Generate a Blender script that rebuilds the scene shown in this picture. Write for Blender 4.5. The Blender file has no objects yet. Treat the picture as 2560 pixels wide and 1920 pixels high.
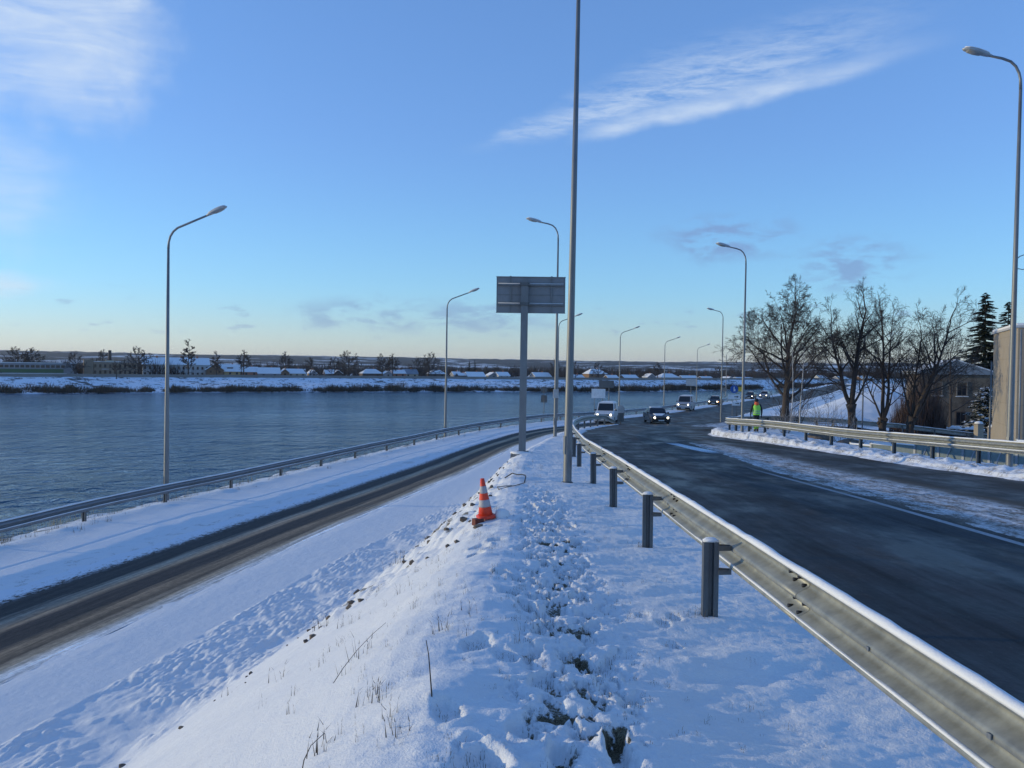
import bpy, bmesh, math, random
import numpy as np
from mathutils import Vector, Matrix

scene = bpy.context.scene
R = math.radians

# ---------------------------------------------------------------- camera
EYE = 0.0                      # all heights are metres relative to the eye
cam_d = bpy.data.cameras.new('camera')
cam = bpy.data.objects.new('camera', cam_d)
scene.collection.objects.link(cam)
cam_d.sensor_width = 36.0
cam_d.lens = 36.0 * 2140.0 / 2560.0
cam_d.clip_start = 0.05
cam_d.clip_end = 30000.0
cam.matrix_world = (Matrix.Translation((0, 0, EYE)) @ Matrix.Rotation(R(90 - 1.0), 4, 'X')
                    @ Matrix.Rotation(R(0.7), 4, 'Z'))
scene.camera = cam

# ---------------------------------------------------------------- sky and sun
SUN_EL, SUN_AZ = 8.0, -84.0    # degrees; azimuth measured from +Y towards +X
SKY_STRENGTH = 0.15
SUN_STRENGTH = 2.4
world = bpy.data.worlds.new('World')
scene.world = world
world.use_nodes = True
wn, wl = world.node_tree.nodes, world.node_tree.links
wn.clear()


class NT:
    """small helper for building node graphs"""
    def __init__(self, tree):
        self.t, self.n, self.l = tree, tree.nodes, tree.links

    def put(self, sock, v):
        if hasattr(v, 'is_output') or isinstance(v, bpy.types.NodeSocket):
            self.l.new(v, sock)
        else:
            sock.default_value = v

    def math(self, op, a, b=0.0, c=0.0, clamp=False):
        n = self.n.new('ShaderNodeMath'); n.operation = op; n.use_clamp = clamp
        for i, v in enumerate((a, b, c)):
            self.put(n.inputs[i], v)
        return n.outputs[0]

    def smooth(self, v, lo, hi, o0=0.0, o1=1.0):
        n = self.n.new('ShaderNodeMapRange'); n.interpolation_type = 'SMOOTHSTEP'
        self.put(n.inputs[0], v)
        for i, q in zip((1, 2, 3, 4), (lo, hi, o0, o1)):
            self.put(n.inputs[i], q)
        return n.outputs[0]

    def lin(self, v, lo, hi, o0=0.0, o1=1.0):
        n = self.n.new('ShaderNodeMapRange')
        self.put(n.inputs[0], v)
        for i, q in zip((1, 2, 3, 4), (lo, hi, o0, o1)):
            self.put(n.inputs[i], q)
        return n.outputs[0]

    def xyz(self, x, y, z=0.0):
        n = self.n.new('ShaderNodeCombineXYZ')
        for i, v in enumerate((x, y, z)):
            self.put(n.inputs[i], v)
        return n.outputs[0]

    def sep(self, v):
        n = self.n.new('ShaderNodeSeparateXYZ'); self.l.new(v, n.inputs[0])
        return n.outputs

    def noise(self, vec, scale, detail=3.0, rough=0.55, dist=0.0, dims='3D'):
        n = self.n.new('ShaderNodeTexNoise'); n.noise_dimensions = dims
        if vec is not None:
            self.l.new(vec, n.inputs['Vector'])
        n.inputs['Scale'].default_value = scale
        n.inputs['Detail'].default_value = detail
        n.inputs['Roughness'].default_value = rough
        n.inputs['Distortion'].default_value = dist
        return n.outputs['Fac']

    def voro(self, vec, scale, feature='F1'):
        n = self.n.new('ShaderNodeTexVoronoi'); n.feature = feature
        if vec is not None:
            self.l.new(vec, n.inputs['Vector'])
        n.inputs['Scale'].default_value = scale
        return n.outputs['Distance']

    def mix(self, f, a, b, mode='MIX'):
        n = self.n.new('ShaderNodeMix'); n.data_type = 'RGBA'; n.blend_type = mode
        self.put(n.inputs[0], f)
        for i, v in ((6, a), (7, b)):
            if isinstance(v, tuple):
                n.inputs[i].default_value = (*v[:3], 1.0)
            else:
                self.l.new(v, n.inputs[i])
        return n.outputs[2]

    def mapping(self, vec, scale=(1, 1, 1), rot=(0, 0, 0), loc=(0, 0, 0)):
        n = self.n.new('ShaderNodeMapping')
        self.l.new(vec, n.inputs[0])
        n.inputs[1].default_value = loc
        n.inputs[2].default_value = rot
        n.inputs[3].default_value = scale
        return n.outputs[0]

    def ramp(self, f, stops):
        n = self.n.new('ShaderNodeValToRGB')
        self.put(n.inputs[0], f)
        e = n.color_ramp.elements
        while len(e) < len(stops):
            e.new(0.5)
        for i, (p, c) in enumerate(stops):
            e[i].position = p
            e[i].color = (*c[:3], 1.0)
        return n.outputs[0]


W = NT(world.node_tree)
sky = wn.new('ShaderNodeTexSky')
sky.sky_type = 'NISHITA'
sky.sun_disc = False
sky.sun_elevation = R(SUN_EL)
sky.sun_rotation = R(SUN_AZ)
sky.altitude = 80.0
sky.air_density = 1.0
sky.dust_density = 0.0
sky.ozone_density = 6.0

# cirrus and small cloudlets, laid out on the sky by azimuth and elevation (degrees)
tc = wn.new('ShaderNodeTexCoord')
dx, dy, dz = W.sep(tc.outputs['Generated'])
az = W.math('MULTIPLY', W.math('ARCTAN2', dx, dy), 57.2958)
el = W.math('MULTIPLY', W.math('ARCSINE', dz), 57.2958)
ae = W.xyz(az, el, 0.0)


def blob(a0, e0, ra, re, wob, lo=1.0, hi=0.35):
    da = W.math('DIVIDE', W.math('SUBTRACT', az, a0), ra)
    de = W.math('DIVIDE', W.math('SUBTRACT', el, e0), re)
    r = W.math('SQRT', W.math('ADD', W.math('MULTIPLY', da, da), W.math('MULTIPLY', de, de)))
    r = W.math('ADD', r, wob)
    return W.smooth(r, lo, hi)


wob = W.math('MULTIPLY', W.math('SUBTRACT', W.noise(ae, 0.22, 4), 0.5), 1.1)
str1 = W.noise(W.mapping(ae, (0.10, 0.55, 1), (0, 0, R(-24))), 1.5, 6, 0.6, 0.5)
str2 = W.noise(W.mapping(ae, (0.20, 0.9, 1), (0, 0, R(-20))), 2.2, 6, 0.66, 0.6)
c_left = W.math('MULTIPLY', blob(-29.0, 19.6, 8.8, 7.2, wob), W.lin(str1, 0.3, 0.68, 0.35, 1.0))
c_left2 = W.math('MULTIPLY', blob(-32.5, 10.0, 6.5, 5.5, wob), W.lin(str1, 0.3, 0.7, 0.15, 0.55))
c_low = W.math('MULTIPLY', blob(-32.5, 4.6, 5.5, 1.1, wob), W.lin(str1, 0.3, 0.6, 0.2, 0.8))
# feathered streak climbing to the right
b = W.math('SUBTRACT', el, W.math('ADD', W.math('MULTIPLY', W.math('ADD', az, 2.6), 0.178), 13.65))
b = W.math('ADD', b, W.math('MULTIPLY', W.math('SUBTRACT', W.noise(ae, 0.35, 3), 0.5), 1.0))
hair = W.noise(W.mapping(ae, (0.22, 1.25, 1), (0, 0, R(-30))), 1.3, 8, 0.72, 0.35)
hair_f = W.lin(hair, 0.36, 0.62)
line = W.math('MULTIPLY', W.smooth(b, -0.45, 0.35), W.smooth(b, 1.7, 0.2))
line = W.math('MULTIPLY', line, W.math('MULTIPLY', W.smooth(az, 3.0, 7.0), W.smooth(az, 28.5, 16.0)))
line = W.math('MULTIPLY', line, W.lin(hair, 0.25, 0.6, 0.45, 1.0))
topw = W.lin(az, -3.0, 9.0, 1.2, 5.2)
fe = W.math('MULTIPLY', W.smooth(b, 0.15, 1.3), W.smooth(b, topw, W.math('MULTIPLY', topw, 0.35)))
fe = W.math('MULTIPLY', fe, W.math('MULTIPLY', W.smooth(az, -4.6, 0.5), W.smooth(az, 29.0, 12.0)))
fe = W.math('MULTIPLY', fe, hair_f)
cir = W.math('MAXIMUM', W.math('MULTIPLY', line, 0.80), W.math('MULTIPLY', fe, 0.62))
cir = W.math('MAXIMUM', cir, W.math('MULTIPLY', c_left, 0.95))
cir = W.math('MAXIMUM', cir, c_left2)
cir = W.math('MAXIMUM', cir, c_low, clamp=True)
front = W.smooth(dy, 0.0, 0.25)
cir = W.math('MULTIPLY', cir, front)
# grey cloudlets
n3 = W.noise(W.mapping(ae, (0.16, 0.5, 1), (0, 0, R(8))), 1.9, 5, 0.6, 0.3)
dk = W.math('MULTIPLY', W.smooth(n3, 0.42, 0.60),
            W.math('MAXIMUM', blob(14.0, 8.6, 6.0, 1.9, wob, 1.0, 0.3),
                   W.math('MAXIMUM', blob(21.5, 6.9, 5.0, 2.1, wob, 1.0, 0.3),
                          W.math('MULTIPLY', blob(-5.5, 3.4, 12.0, 1.5, wob, 1.0, 0.4), 0.75))))
n4 = W.noise(W.mapping(ae, (0.3, 1.1, 1)), 1.6, 4, 0.5)
dk2 = W.math('MULTIPLY', W.smooth(n4, 0.60, 0.72), W.math('MULTIPLY', W.smooth(el, 1.5, 2.5), W.smooth(el, 5.5, 3.5)))
dk = W.math('MULTIPLY', W.math('MAXIMUM', dk, W.math('MULTIPLY', dk2, 0.5)), front)

gm = wn.new('ShaderNodeGamma')          # film-like roll-off of the bright horizon
gm.inputs[1].default_value = 0.66
wl.new(sky.outputs[0], gm.inputs[0])
tint = W.mix(W.smooth(el, 16.0, 3.0), (2.34, 2.08, 2.44), (2.30, 2.38, 2.44))
tint = W.mix(W.smooth(el, 5.5, 0.5), tint, (2.62, 2.24, 2.12))
base = W.mix(1.0, gm.outputs[0], tint, 'MULTIPLY')
col = W.mix(W.math('MULTIPLY', dk, 0.62), base, (1.16, 1.72, 3.2))
col = W.mix(W.math('MULTIPLY', cir, 0.78), col, (4.0, 4.6, 5.3))
bg = wn.new('ShaderNodeBackground')
bg.inputs[1].default_value = SKY_STRENGTH
wl.new(col, bg.inputs[0])
wo = wn.new('ShaderNodeOutputWorld')
wl.new(bg.outputs[0], wo.inputs[0])

sun_d = bpy.data.lights.new('sun', 'SUN')
sun_d.energy = SUN_STRENGTH
sun_d.angle = R(0.6)
sun_d.color = (0.92, 0.77, 0.45)
sun = bpy.data.objects.new('sun', sun_d)
scene.collection.objects.link(sun)
TO_SUN = Vector((math.sin(R(SUN_AZ)) * math.cos(R(SUN_EL)), math.cos(R(SUN_AZ)) * math.cos(R(SUN_EL)), math.sin(R(SUN_EL))))
sun.rotation_euler = TO_SUN.to_track_quat('Z', 'Y').to_euler()
sun.location = (-60, 0, 40)

scene.view_settings.view_transform = 'Standard'
scene.view_settings.look = 'None'
scene.view_settings.gamma = 1.0
scene.view_settings.use_curve_mapping = False
scene.view_settings.exposure = 0.26
scene.render.film_transparent = False

# ================================================================ helpers
COL = scene.collection
rnd = random.Random(7)


def lerp(a, b, t):
    return a + (b - a) * t


def sstep(e0, e1, x):
    t = np.clip((x - e0) / (e1 - e0), 0.0, 1.0)
    return t * t * (3 - 2 * t)


def _hash(ix, iy, seed):
    h = (ix.astype(np.int64) * 374761393 + iy.astype(np.int64) * 668265263 + seed * 974634777) & 0x7fffffff
    h = ((h ^ (h >> 13)) * 1274126177) & 0x7fffffff
    return ((h ^ (h >> 16)) & 0xffff) / 65535.0


def vnoise(x, y, seed=0):
    x = np.asarray(x, float); y = np.asarray(y, float)
    ix, iy = np.floor(x), np.floor(y)
    fx, fy = x - ix, y - iy
    fx = fx * fx * (3 - 2 * fx); fy = fy * fy * (3 - 2 * fy)
    a, b_ = _hash(ix, iy, seed), _hash(ix + 1, iy, seed)
    c, d = _hash(ix, iy + 1, seed), _hash(ix + 1, iy + 1, seed)
    return (a + (b_ - a) * fx) * (1 - fy) + (c + (d - c) * fx) * fy


def fbm(x, y, octv=4, seed=0, gain=0.5):
    s, a, n = 0.0, 1.0, 0.0
    for k in range(octv):
        s = s + a * vnoise(x * 2 ** k + 13.7 * k, y * 2 ** k - 7.3 * k, seed + k)
        n += a
        a *= gain
    return s / n


def cell(x, y, seed=0):
    ix, iy = np.floor(x), np.floor(y)
    best = np.full(np.shape(x), 9.0)
    for ox in (-1, 0, 1):
        for oy in (-1, 0, 1):
            px = ix + ox + _hash(ix + ox, iy + oy, seed)
            py = iy + oy + _hash(ix + ox, iy + oy, seed + 51)
            best = np.minimum(best, (px - x) ** 2 + (py - y) ** 2)
    return np.sqrt(best)


# ---------------------------------------------------------------- mesh and object helpers
class MB:
    """collects shapes and links them as one mesh object"""
    def __init__(self):
        self.v, self.f, self.sm = [], [], []

    def add(self, vs, fs, smooth=False):
        o = len(self.v)
        self.v.extend([tuple(p) for p in vs])
        self.f.extend([tuple(i + o for i in q) for q in fs])
        self.sm.extend([smooth] * len(fs))
        return self

    def box(self, c, s, rot=None, taper=1.0):
        x, y, z = s[0] / 2, s[1] / 2, s[2] / 2
        pts = []
        for dz in (-1, 1):
            k = taper if dz > 0 else 1.0
            for dx_, dy_ in ((-1, -1), (1, -1), (1, 1), (-1, 1)):
                p = Vector((dx_ * x * k, dy_ * y * k, dz * z))
                if rot is not None:
                    p = rot @ p
                pts.append((p.x + c[0], p.y + c[1], p.z + c[2]))
        return self.add(pts, [(3, 2, 1, 0), (4, 5, 6, 7), (0, 1, 5, 4), (1, 2, 6, 5), (2, 3, 7, 6), (3, 0, 4, 7)])

    def tube(self, path, radii, n=8, cap=True, smooth=True, squash=None):
        path = [Vector(p) for p in path]
        m = len(path)
        if not hasattr(radii, '__len__'):
            radii = [radii] * m
        vs, fs = [], []
        up = None
        for i, p in enumerate(path):
            t = (path[min(i + 1, m - 1)] - path[max(i - 1, 0)])
            if t.length < 1e-9:
                t = Vector((0, 0, 1))
            t.normalize()
            if up is None:
                up = Vector((1, 0, 0)) if abs(t.x) < 0.8 else Vector((0, 1, 0))
            a = (up - t * up.dot(t))
            if a.length < 1e-6:
                a = t.orthogonal()
            a.normalize(); up = a
            b2 = t.cross(a)
            for k in range(n):
                q = 2 * math.pi * k / n
                w = p + (a * math.cos(q) + b2 * math.sin(q) * (squash or 1.0)) * radii[i]
                vs.append(w)
        for i in range(m - 1):
            for k in range(n):
                k2 = (k + 1) % n
                fs.append((i * n + k, i * n + k2, (i + 1) * n + k2, (i + 1) * n + k))
        self.add(vs, fs, smooth)
        if cap:
            o = len(self.v) - len(vs)
            self.f.append(tuple(o + k for k in range(n))[::-1]); self.sm.append(False)
            self.f.append(tuple(o + (m - 1) * n + k for k in range(n))); self.sm.append(False)
        return self

    def loft(self, rings, closed=True, cap=True, smooth=False):
        n = len(rings[0])
        vs = [p for r in rings for p in r]
        fs = []
        for i in range(len(rings) - 1):
            for k in range(n if closed else n - 1):
                k2 = (k + 1) % n
                fs.append((i * n + k, i * n + k2, (i + 1) * n + k2, (i + 1) * n + k))
        o = len(self.v)
        self.add(vs, fs, smooth)
        if cap and closed:
            self.f.append(tuple(o + k for k in range(n))[::-1]); self.sm.append(False)
            self.f.append(tuple(o + (len(rings) - 1) * n + k for k in range(n))); self.sm.append(False)
        return self

    def lathe(self, prof, n=24, c=(0, 0, 0), smooth=True):
        rings = []
        for r, z in prof:
            rings.append([(c[0] + r * math.cos(2 * math.pi * k / n), c[1] + r * math.sin(2 * math.pi * k / n), c[2] + z) for k in range(n)])
        return self.loft(rings, True, True, smooth)

    def prism(self, outline, axis, d0, d1):
        """outline of 2-D points extruded along axis x, y or z from d0 to d1"""
        def put(p, d):
            return {'x': (d, p[0], p[1]), 'y': (p[0], d, p[1]), 'z': (p[0], p[1], d)}[axis]
        return self.loft([[put(p, d0) for p in outline], [put(p, d1) for p in outline]])

    def mesh(self, name, mat, recalc=True):
        me = bpy.data.meshes.new(name)
        me.from_pydata(self.v, [], self.f)
        me.polygons.foreach_set('use_smooth', self.sm)
        if mat is not None:
            me.materials.append(mat)
        if recalc:
            bmx = bmesh.new(); bmx.from_mesh(me)
            bmesh.ops.recalc_face_normals(bmx, faces=bmx.faces)
            bmx.to_mesh(me); bmx.free()
        me.update()
        return me

    def build(self, name, mat, parent=None, loc=None, rz=None):
        return put_mesh(name, self.mesh(name, mat), parent, loc, rz)


def put_mesh(name, me, parent=None, loc=None, rz=None):
    o = bpy.data.objects.new(name, me)
    COL.objects.link(o)
    if parent is not None:
        o.parent = parent
    if loc is not None:
        o.location = loc
    if rz is not None:
        o.rotation_euler = (0, 0, rz)
    return o


def tag(o, label, cat, group=None):
    o['label'] = label
    o['category'] = cat
    if group:
        o['group'] = group
    return o


def thing(name, label, cat, loc=(0, 0, 0), rz=0.0, group=None):
    o = bpy.data.objects.new(name, None)
    COL.objects.link(o)
    o.empty_display_size = 0.3
    o.location = loc
    o.rotation_euler = (0, 0, rz)
    return tag(o, label, cat, group)


def kids(o):
    return [c for c in bpy.data.objects if c.parent == o]


def copy_tree(o, parent=None):
    c = o.copy()
    COL.objects.link(c)
    c.parent = parent
    for ch in list(o.children):
        copy_tree(ch, c)
    return c


def grid_mesh(name, X, Y, Z, mat, attrs=None, uv=None, smooth=True):
    """height sheet from 2-D arrays (rows x cols)"""
    r, c = X.shape
    me = bpy.data.meshes.new(name)
    co = np.stack([X, Y, Z], -1).reshape(-1, 3).astype(np.float32)
    idx = np.arange(r * c).reshape(r, c)
    q = np.stack([idx[:-1, :-1], idx[:-1, 1:], idx[1:, 1:], idx[1:, :-1]], -1).reshape(-1, 4)
    me.vertices.add(r * c)
    me.vertices.foreach_set('co', co.ravel())
    nq = len(q)
    me.loops.add(nq * 4)
    me.loops.foreach_set('vertex_index', q.ravel().astype(np.int32))
    me.polygons.add(nq)
    me.polygons.foreach_set('loop_start', (np.arange(nq) * 4).astype(np.int32))
    me.polygons.foreach_set('loop_total', np.full(nq, 4, np.int32))
    me.polygons.foreach_set('use_smooth', np.full(nq, smooth))
    if uv is not None:
        l = me.uv_layers.new(name='UVMap')
        u = np.stack(uv, -1).reshape(-1, 2)[q.ravel()].astype(np.float32)
        l.data.foreach_set('uv', u.ravel())
    for k, a in (attrs or {}).items():
        at_ = me.attributes.new(k, 'FLOAT', 'POINT')
        at_.data.foreach_set('value', a.reshape(-1).astype(np.float32))
    me.materials.append(mat)
    me.update(calc_edges=True)
    me.validate()
    return me


def structure(name, me):
    o = put_mesh(name, me)
    o['kind'] = 'structure'
    return o


# ================================================================ materials
MATS = {}


def new_mat(name):
    m = bpy.data.materials.new(name)
    m.use_nodes = True
    t = NT(m.node_tree)
    p = m.node_tree.nodes['Principled BSDF']
    MATS[name] = m
    return m, t, p


def bump(t, p, h, strength=0.3, dist=0.02):
    n = t.n.new('ShaderNodeBump')
    n.inputs['Strength'].default_value = strength
    n.inputs['Distance'].default_value = dist
    t.l.new(h, n.inputs['Height'])
    t.l.new(n.outputs[0], p.inputs['Normal'])


def coords(t, kind='Object'):
    return t.n.new('ShaderNodeTexCoord').outputs[kind]


def world_pos(t):
    return t.n.new('ShaderNodeNewGeometry').outputs['Position']


def plain(name, c, rough=0.6, metal=0.0, var=0.15, scale=6.0, spec=None, bmp=0.0):
    m, t, p = new_mat(name)
    co = coords(t)
    f = t.noise(co, scale, 4)
    k = t.lin(f, 0.25, 0.75, 1 - var, 1 + var)
    cc = t.mix(1.0, (c[0], c[1], c[2]), t.xyz(k, k, k), 'MULTIPLY')
    t.l.new(cc, p.inputs['Base Color'])
    t.l.new(t.lin(f, 0.3, 0.7, max(rough - 0.07, 0.03), min(rough + 0.07, 1)), p.inputs['Roughness'])
    p.inputs['Metallic'].default_value = metal
    if spec is not None:
        p.inputs['Specular IOR Level'].default_value = spec
    if bmp:
        bump(t, p, t.noise(co, scale * 5, 3), bmp, 0.01)
    return m


SNOW = (0.80, 0.82, 0.86)
# clean snow
m, t, p = new_mat('snow')
wp = world_pos(t)
n1 = t.noise(wp, 1.3, 4)
t.l.new(t.mix(n1, (0.74, 0.75, 0.76), (0.81, 0.81, 0.81)), p.inputs['Base Color'])
p.inputs['Roughness'].default_value = 0.75
p.inputs['Specular IOR Level'].default_value = 0.25
bump(t, p, t.math('ADD', t.noise(wp, 45, 4, 0.7), t.math('MULTIPLY', t.noise(wp, 9, 3), 1.4)), 0.35, 0.012)

# snow with bare earth and dead grass showing where attribute 'soil' is high
m, t, p = new_mat('snow_ground')
wp = world_pos(t)
at_ = t.n.new('ShaderNodeAttribute'); at_.attribute_name = 'soil'
n1 = t.noise(wp, 1.3, 4)
fine = t.noise(t.mapping(wp, (1.0, 1.6, 1.0)), 26, 5, 0.78)
mid = t.noise(wp, 9, 3)
sc = t.mix(n1, (0.74, 0.75, 0.76), (0.81, 0.81, 0.81))
soil = t.mix(t.smooth(t.noise(t.mapping(wp, (1.0, 2.6, 1.0)), 70, 3, 0.8), 0.35, 0.68), (0.030, 0.024, 0.014), (0.26, 0.22, 0.14))
mask = t.smooth(t.math('ADD', at_.outputs['Fac'], t.math('MULTIPLY', t.math('SUBTRACT', fine, 0.5), 0.9)), 0.48, 0.66)
t.l.new(t.mix(mask, sc, soil), p.inputs['Base Color'])
p.inputs['Roughness'].default_value = 0.78
p.inputs['Specular IOR Level'].default_value = 0.25
bump(t, p, t.math('ADD', t.noise(wp, 60, 3, 0.7), t.math('MULTIPLY', mid, 1.4)), 0.55, 0.015)

# churned dirty snow at the kerb
m, t, p = new_mat('dirty_snow')
wp = world_pos(t)
n1 = t.noise(wp, 2.2, 6, 0.65)
n2 = t.noise(wp, 14, 5, 0.7)
c1 = t.mix(t.smooth(n2, 0.42, 0.62), (0.30, 0.27, 0.235), (0.74, 0.76, 0.80))
t.l.new(t.mix(t.smooth(n1, 0.35, 0.62), c1, (0.78, 0.80, 0.84)), p.inputs['Base Color'])
p.inputs['Roughness'].default_value = 0.8
bump(t, p, n2, 0.6, 0.03)

# bank of the far shore: snow with scrub and stones showing
m, t, p = new_mat('far_bank_snow')
wp = world_pos(t)
a = t.noise(t.mapping(wp, (1, 1, 2.2)), 0.33, 6, 0.7)
b3 = t.noise(wp, 0.06, 3)
mk = t.smooth(t.math('ADD', a, t.math('MULTIPLY', b3, 0.25)), 0.655, 0.73)
t.l.new(t.mix(mk, (0.77, 0.79, 0.83), (0.07, 0.06, 0.05)), p.inputs['Base Color'])
p.inputs['Roughness'].default_value = 0.85

# fields and woods of the far hills
m, t, p = new_mat('hill_land')
wp = world_pos(t)
a = t.noise(t.mapping(wp, (1, 1, 1)), 0.0042, 5, 0.6)
b3 = t.noise(wp, 0.03, 4, 0.7)
at_ = t.n.new('ShaderNodeAttribute'); at_.attribute_name = 'wood'
mk = t.smooth(t.math('ADD', t.math('ADD', a, t.math('MULTIPLY', b3, 0.22)), at_.outputs['Fac']), 0.62, 0.70)
t.l.new(t.mix(mk, (0.66, 0.68, 0.70), t.mix(b3, (0.008, 0.012, 0.014), (0.022, 0.026, 0.028))), p.inputs['Base Color'])
p.inputs['Roughness'].default_value = 0.95
p.inputs['Specular IOR Level'].default_value = 0.1

# river water with wind ripples
m, t, p = new_mat('river_water')
wp = world_pos(t)
p.inputs['Base Color'].default_value = (0.024, 0.085, 0.145, 1)
p.inputs['Roughness'].default_value = 0.12
p.inputs['IOR'].default_value = 1.333
w1 = t.noise(t.mapping(wp, (1.0, 0.75, 1), (0, 0, R(12))), 0.62, 4, 0.6, 0.4)
w2 = t.noise(t.mapping(wp, (0.8, 1.0, 1), (0, 0, R(-14))), 0.17, 3, 0.55, 0.6)
w3 = t.noise(t.mapping(wp, (0.5, 1.0, 1), (0, 0, R(4))), 0.02, 3, 0.5)
gust = t.lin(w3, 0.35, 0.65, 0.55, 1.25)
bump(t, p, t.math('MULTIPLY', t.math('ADD', w1, t.math('MULTIPLY', w2, 1.6)), gust), 1.0, 1.7)

# metals
galv = {}


def galvanised(name, c, rough, metal, streak=0.2):
    m, t, p = new_mat(name)
    co = coords(t)
    a = t.noise(t.mapping(co, (1, 1, 0.25)), 7, 5, 0.65)
    b4 = t.voro(co, 40)
    k = t.math('ADD', t.lin(a, 0.25, 0.75, 1 - streak, 1 + streak), t.math('MULTIPLY', t.math('SUBTRACT', b4, 0.4), 0.12))
    t.l.new(t.mix(1.0, c, t.xyz(k, k, k), 'MULTIPLY'), p.inputs['Base Color'])
    p.inputs['Metallic'].default_value = metal
    t.l.new(t.lin(a, 0.3, 0.7, rough - 0.08, rough + 0.1), p.inputs['Roughness'])
    bump(t, p, t.noise(co, 25, 3), 0.06, 0.01)
    return m


galvanised('rail_steel', (0.27, 0.275, 0.25), 0.5, 0.35, 0.34)
galvanised('rail_steel_river', (0.20, 0.215, 0.23), 0.5, 0.4, 0.15)
galvanised('post_steel', (0.13, 0.135, 0.14), 0.5, 0.5, 0.25)
galvanised('pole_steel', (0.19, 0.20, 0.21), 0.5, 0.4, 0.22)
galvanised('sign_back', (0.24, 0.25, 0.265), 0.55, 0.3, 0.08)
galvanised('lamp_arm', (0.20, 0.22, 0.25), 0.5, 0.45, 0.1)
plain('lamp_housing', (0.42, 0.44, 0.46), 0.45, 0.1)
plain('lamp_glass', (0.30, 0.31, 0.32), 0.15, 0.0, 0.05)
plain('bolt_dark', (0.04, 0.04, 0.045), 0.5, 0.6)
plain('concrete', (0.22, 0.20, 0.18), 0.9, 0, 0.3, 9, bmp=0.4)
plain('concrete_pale', (0.42, 0.42, 0.42), 0.9, 0, 0.2, 5, bmp=0.3)
plain('cone_orange', (0.78, 0.060, 0.022), 0.5, 0, 0.1)
plain('cone_band', (0.42, 0.40, 0.41), 0.6, 0, 0.15, 18)
plain('cone_foot', (0.13, 0.03, 0.02), 0.8, 0, 0.3)
plain('cable_black', (0.02, 0.02, 0.022), 0.6)
plain('bark', (0.055, 0.042, 0.035), 0.95, 0, 0.35, 12, bmp=0.6)
plain('twig', (0.050, 0.040, 0.036), 0.95, 0, 0.25, 3)
plain('twig_far', (0.034, 0.027, 0.025), 0.95, 0, 0.2, 0.5)
plain('birch_bark', (0.42, 0.40, 0.38), 0.9, 0, 0.45, 6)
plain('twig_frosted', (0.26, 0.25, 0.25), 0.95, 0, 0.3, 3)
plain('spruce_green', (0.020, 0.034, 0.022), 0.9, 0, 0.35, 3)
plain('thuja_brown', (0.085, 0.055, 0.046), 0.95, 0, 0.35, 3)
plain('scrub', (0.070, 0.055, 0.040), 0.95, 0, 0.35, 0.4)
plain('scrub_dark', (0.045, 0.042, 0.034), 0.95, 0, 0.35, 0.4)
plain('dead_grass', (0.13, 0.105, 0.06), 0.9, 0, 0.4, 4)
plain('reed_grass', (0.30, 0.25, 0.15), 0.9, 0, 0.3, 4)
plain('rubble', (0.12, 0.095, 0.075), 0.95, 0, 0.5, 8, bmp=0.5)
plain('tyre', (0.015, 0.015, 0.016), 0.85)
plain('wheel_rim', (0.20, 0.20, 0.21), 0.5, 0.4)
plain('car_glass', (0.015, 0.02, 0.026), 0.08, 0.0, 0.1)
plain('trim_black', (0.02, 0.02, 0.022), 0.6)
plain('plate_white', (0.62, 0.62, 0.60), 0.5)
plain('paint_white', (0.62, 0.62, 0.62), 0.35, 0, 0.08)
plain('paint_silver', (0.36, 0.37, 0.40), 0.38, 0.2, 0.08)
plain('paint_dark', (0.030, 0.032, 0.042), 0.3, 0, 0.2)
plain('paint_navy', (0.022, 0.028, 0.040), 0.3, 0, 0.2)
plain('chrome', (0.5, 0.5, 0.5), 0.25, 0.9)
plain('asphalt_patch', (0.04, 0.04, 0.042), 0.8)


def glow(name, c, s):
    m, t, p = new_mat(name)
    p.inputs['Base Color'].default_value = (0.8, 0.8, 0.75, 1)
    p.inputs['Emission Color'].default_value = (*c, 1)
    p.inputs['Emission Strength'].default_value = s
    return m


glow('headlight', (1.0, 0.90, 0.66), 6.0)
glow('indicator', (1.0, 0.30, 0.03), 3.0)
plain('vest_yellow', (0.36, 0.80, 0.10), 0.7, 0, 0.12)
plain('vest_band', (0.35, 0.38, 0.36), 0.4)
plain('hood_orange', (0.75, 0.13, 0.05), 0.8)
plain('work_dark', (0.018, 0.020, 0.026), 0.9)
plain('skin', (0.42, 0.25, 0.19), 0.6, 0, 0.06)
plain('work_green', (0.42, 0.62, 0.06), 0.8)
plain('boot', (0.02, 0.018, 0.016), 0.8)
plain('sign_blue', (0.015, 0.09, 0.34), 0.45)
plain('sign_white', (0.72, 0.73, 0.74), 0.5)
plain('sign_black', (0.015, 0.015, 0.015), 0.5)
plain('sign_yellow', (0.62, 0.42, 0.03), 0.5)

# ================================================================ the lie of the land (x right, y ahead, z up; eye at 0)
def tab(pts):
    a = np.array(sorted((p[1], p[0]) for p in pts), float)

    def f(y):
        return np.interp(y, a[:, 0], a[:, 1])
    # smooth the corners a little
    return lambda y: (f(np.asarray(y) - 1.2) + 2 * f(np.asarray(y)) + f(np.asarray(y) + 1.2)) / 4


ZU = np.array([(-10, -1.8), (0, -1.86), (3, -1.89), (6.5, -1.955), (10, -2.075), (15, -2.25), (22.5, -2.57), (30, -2.85), (38, -3.15),
               (45, -3.45), (53, -3.8), (65, -4.3), (77, -4.75), (90, -5.05), (110, -5.2), (200, -5.5), (500, -5.8)])
z_up = lambda y: np.interp(y, ZU[:, 0], ZU[:, 1])
z_low = lambda y: np.interp(y, [-30, 45, 62, 77, 90, 110, 200, 500], [-5, -5, -4.88, -4.77, -5.05, -5.2, -5.5, -5.8])
WATER_Z = -9.1

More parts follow.
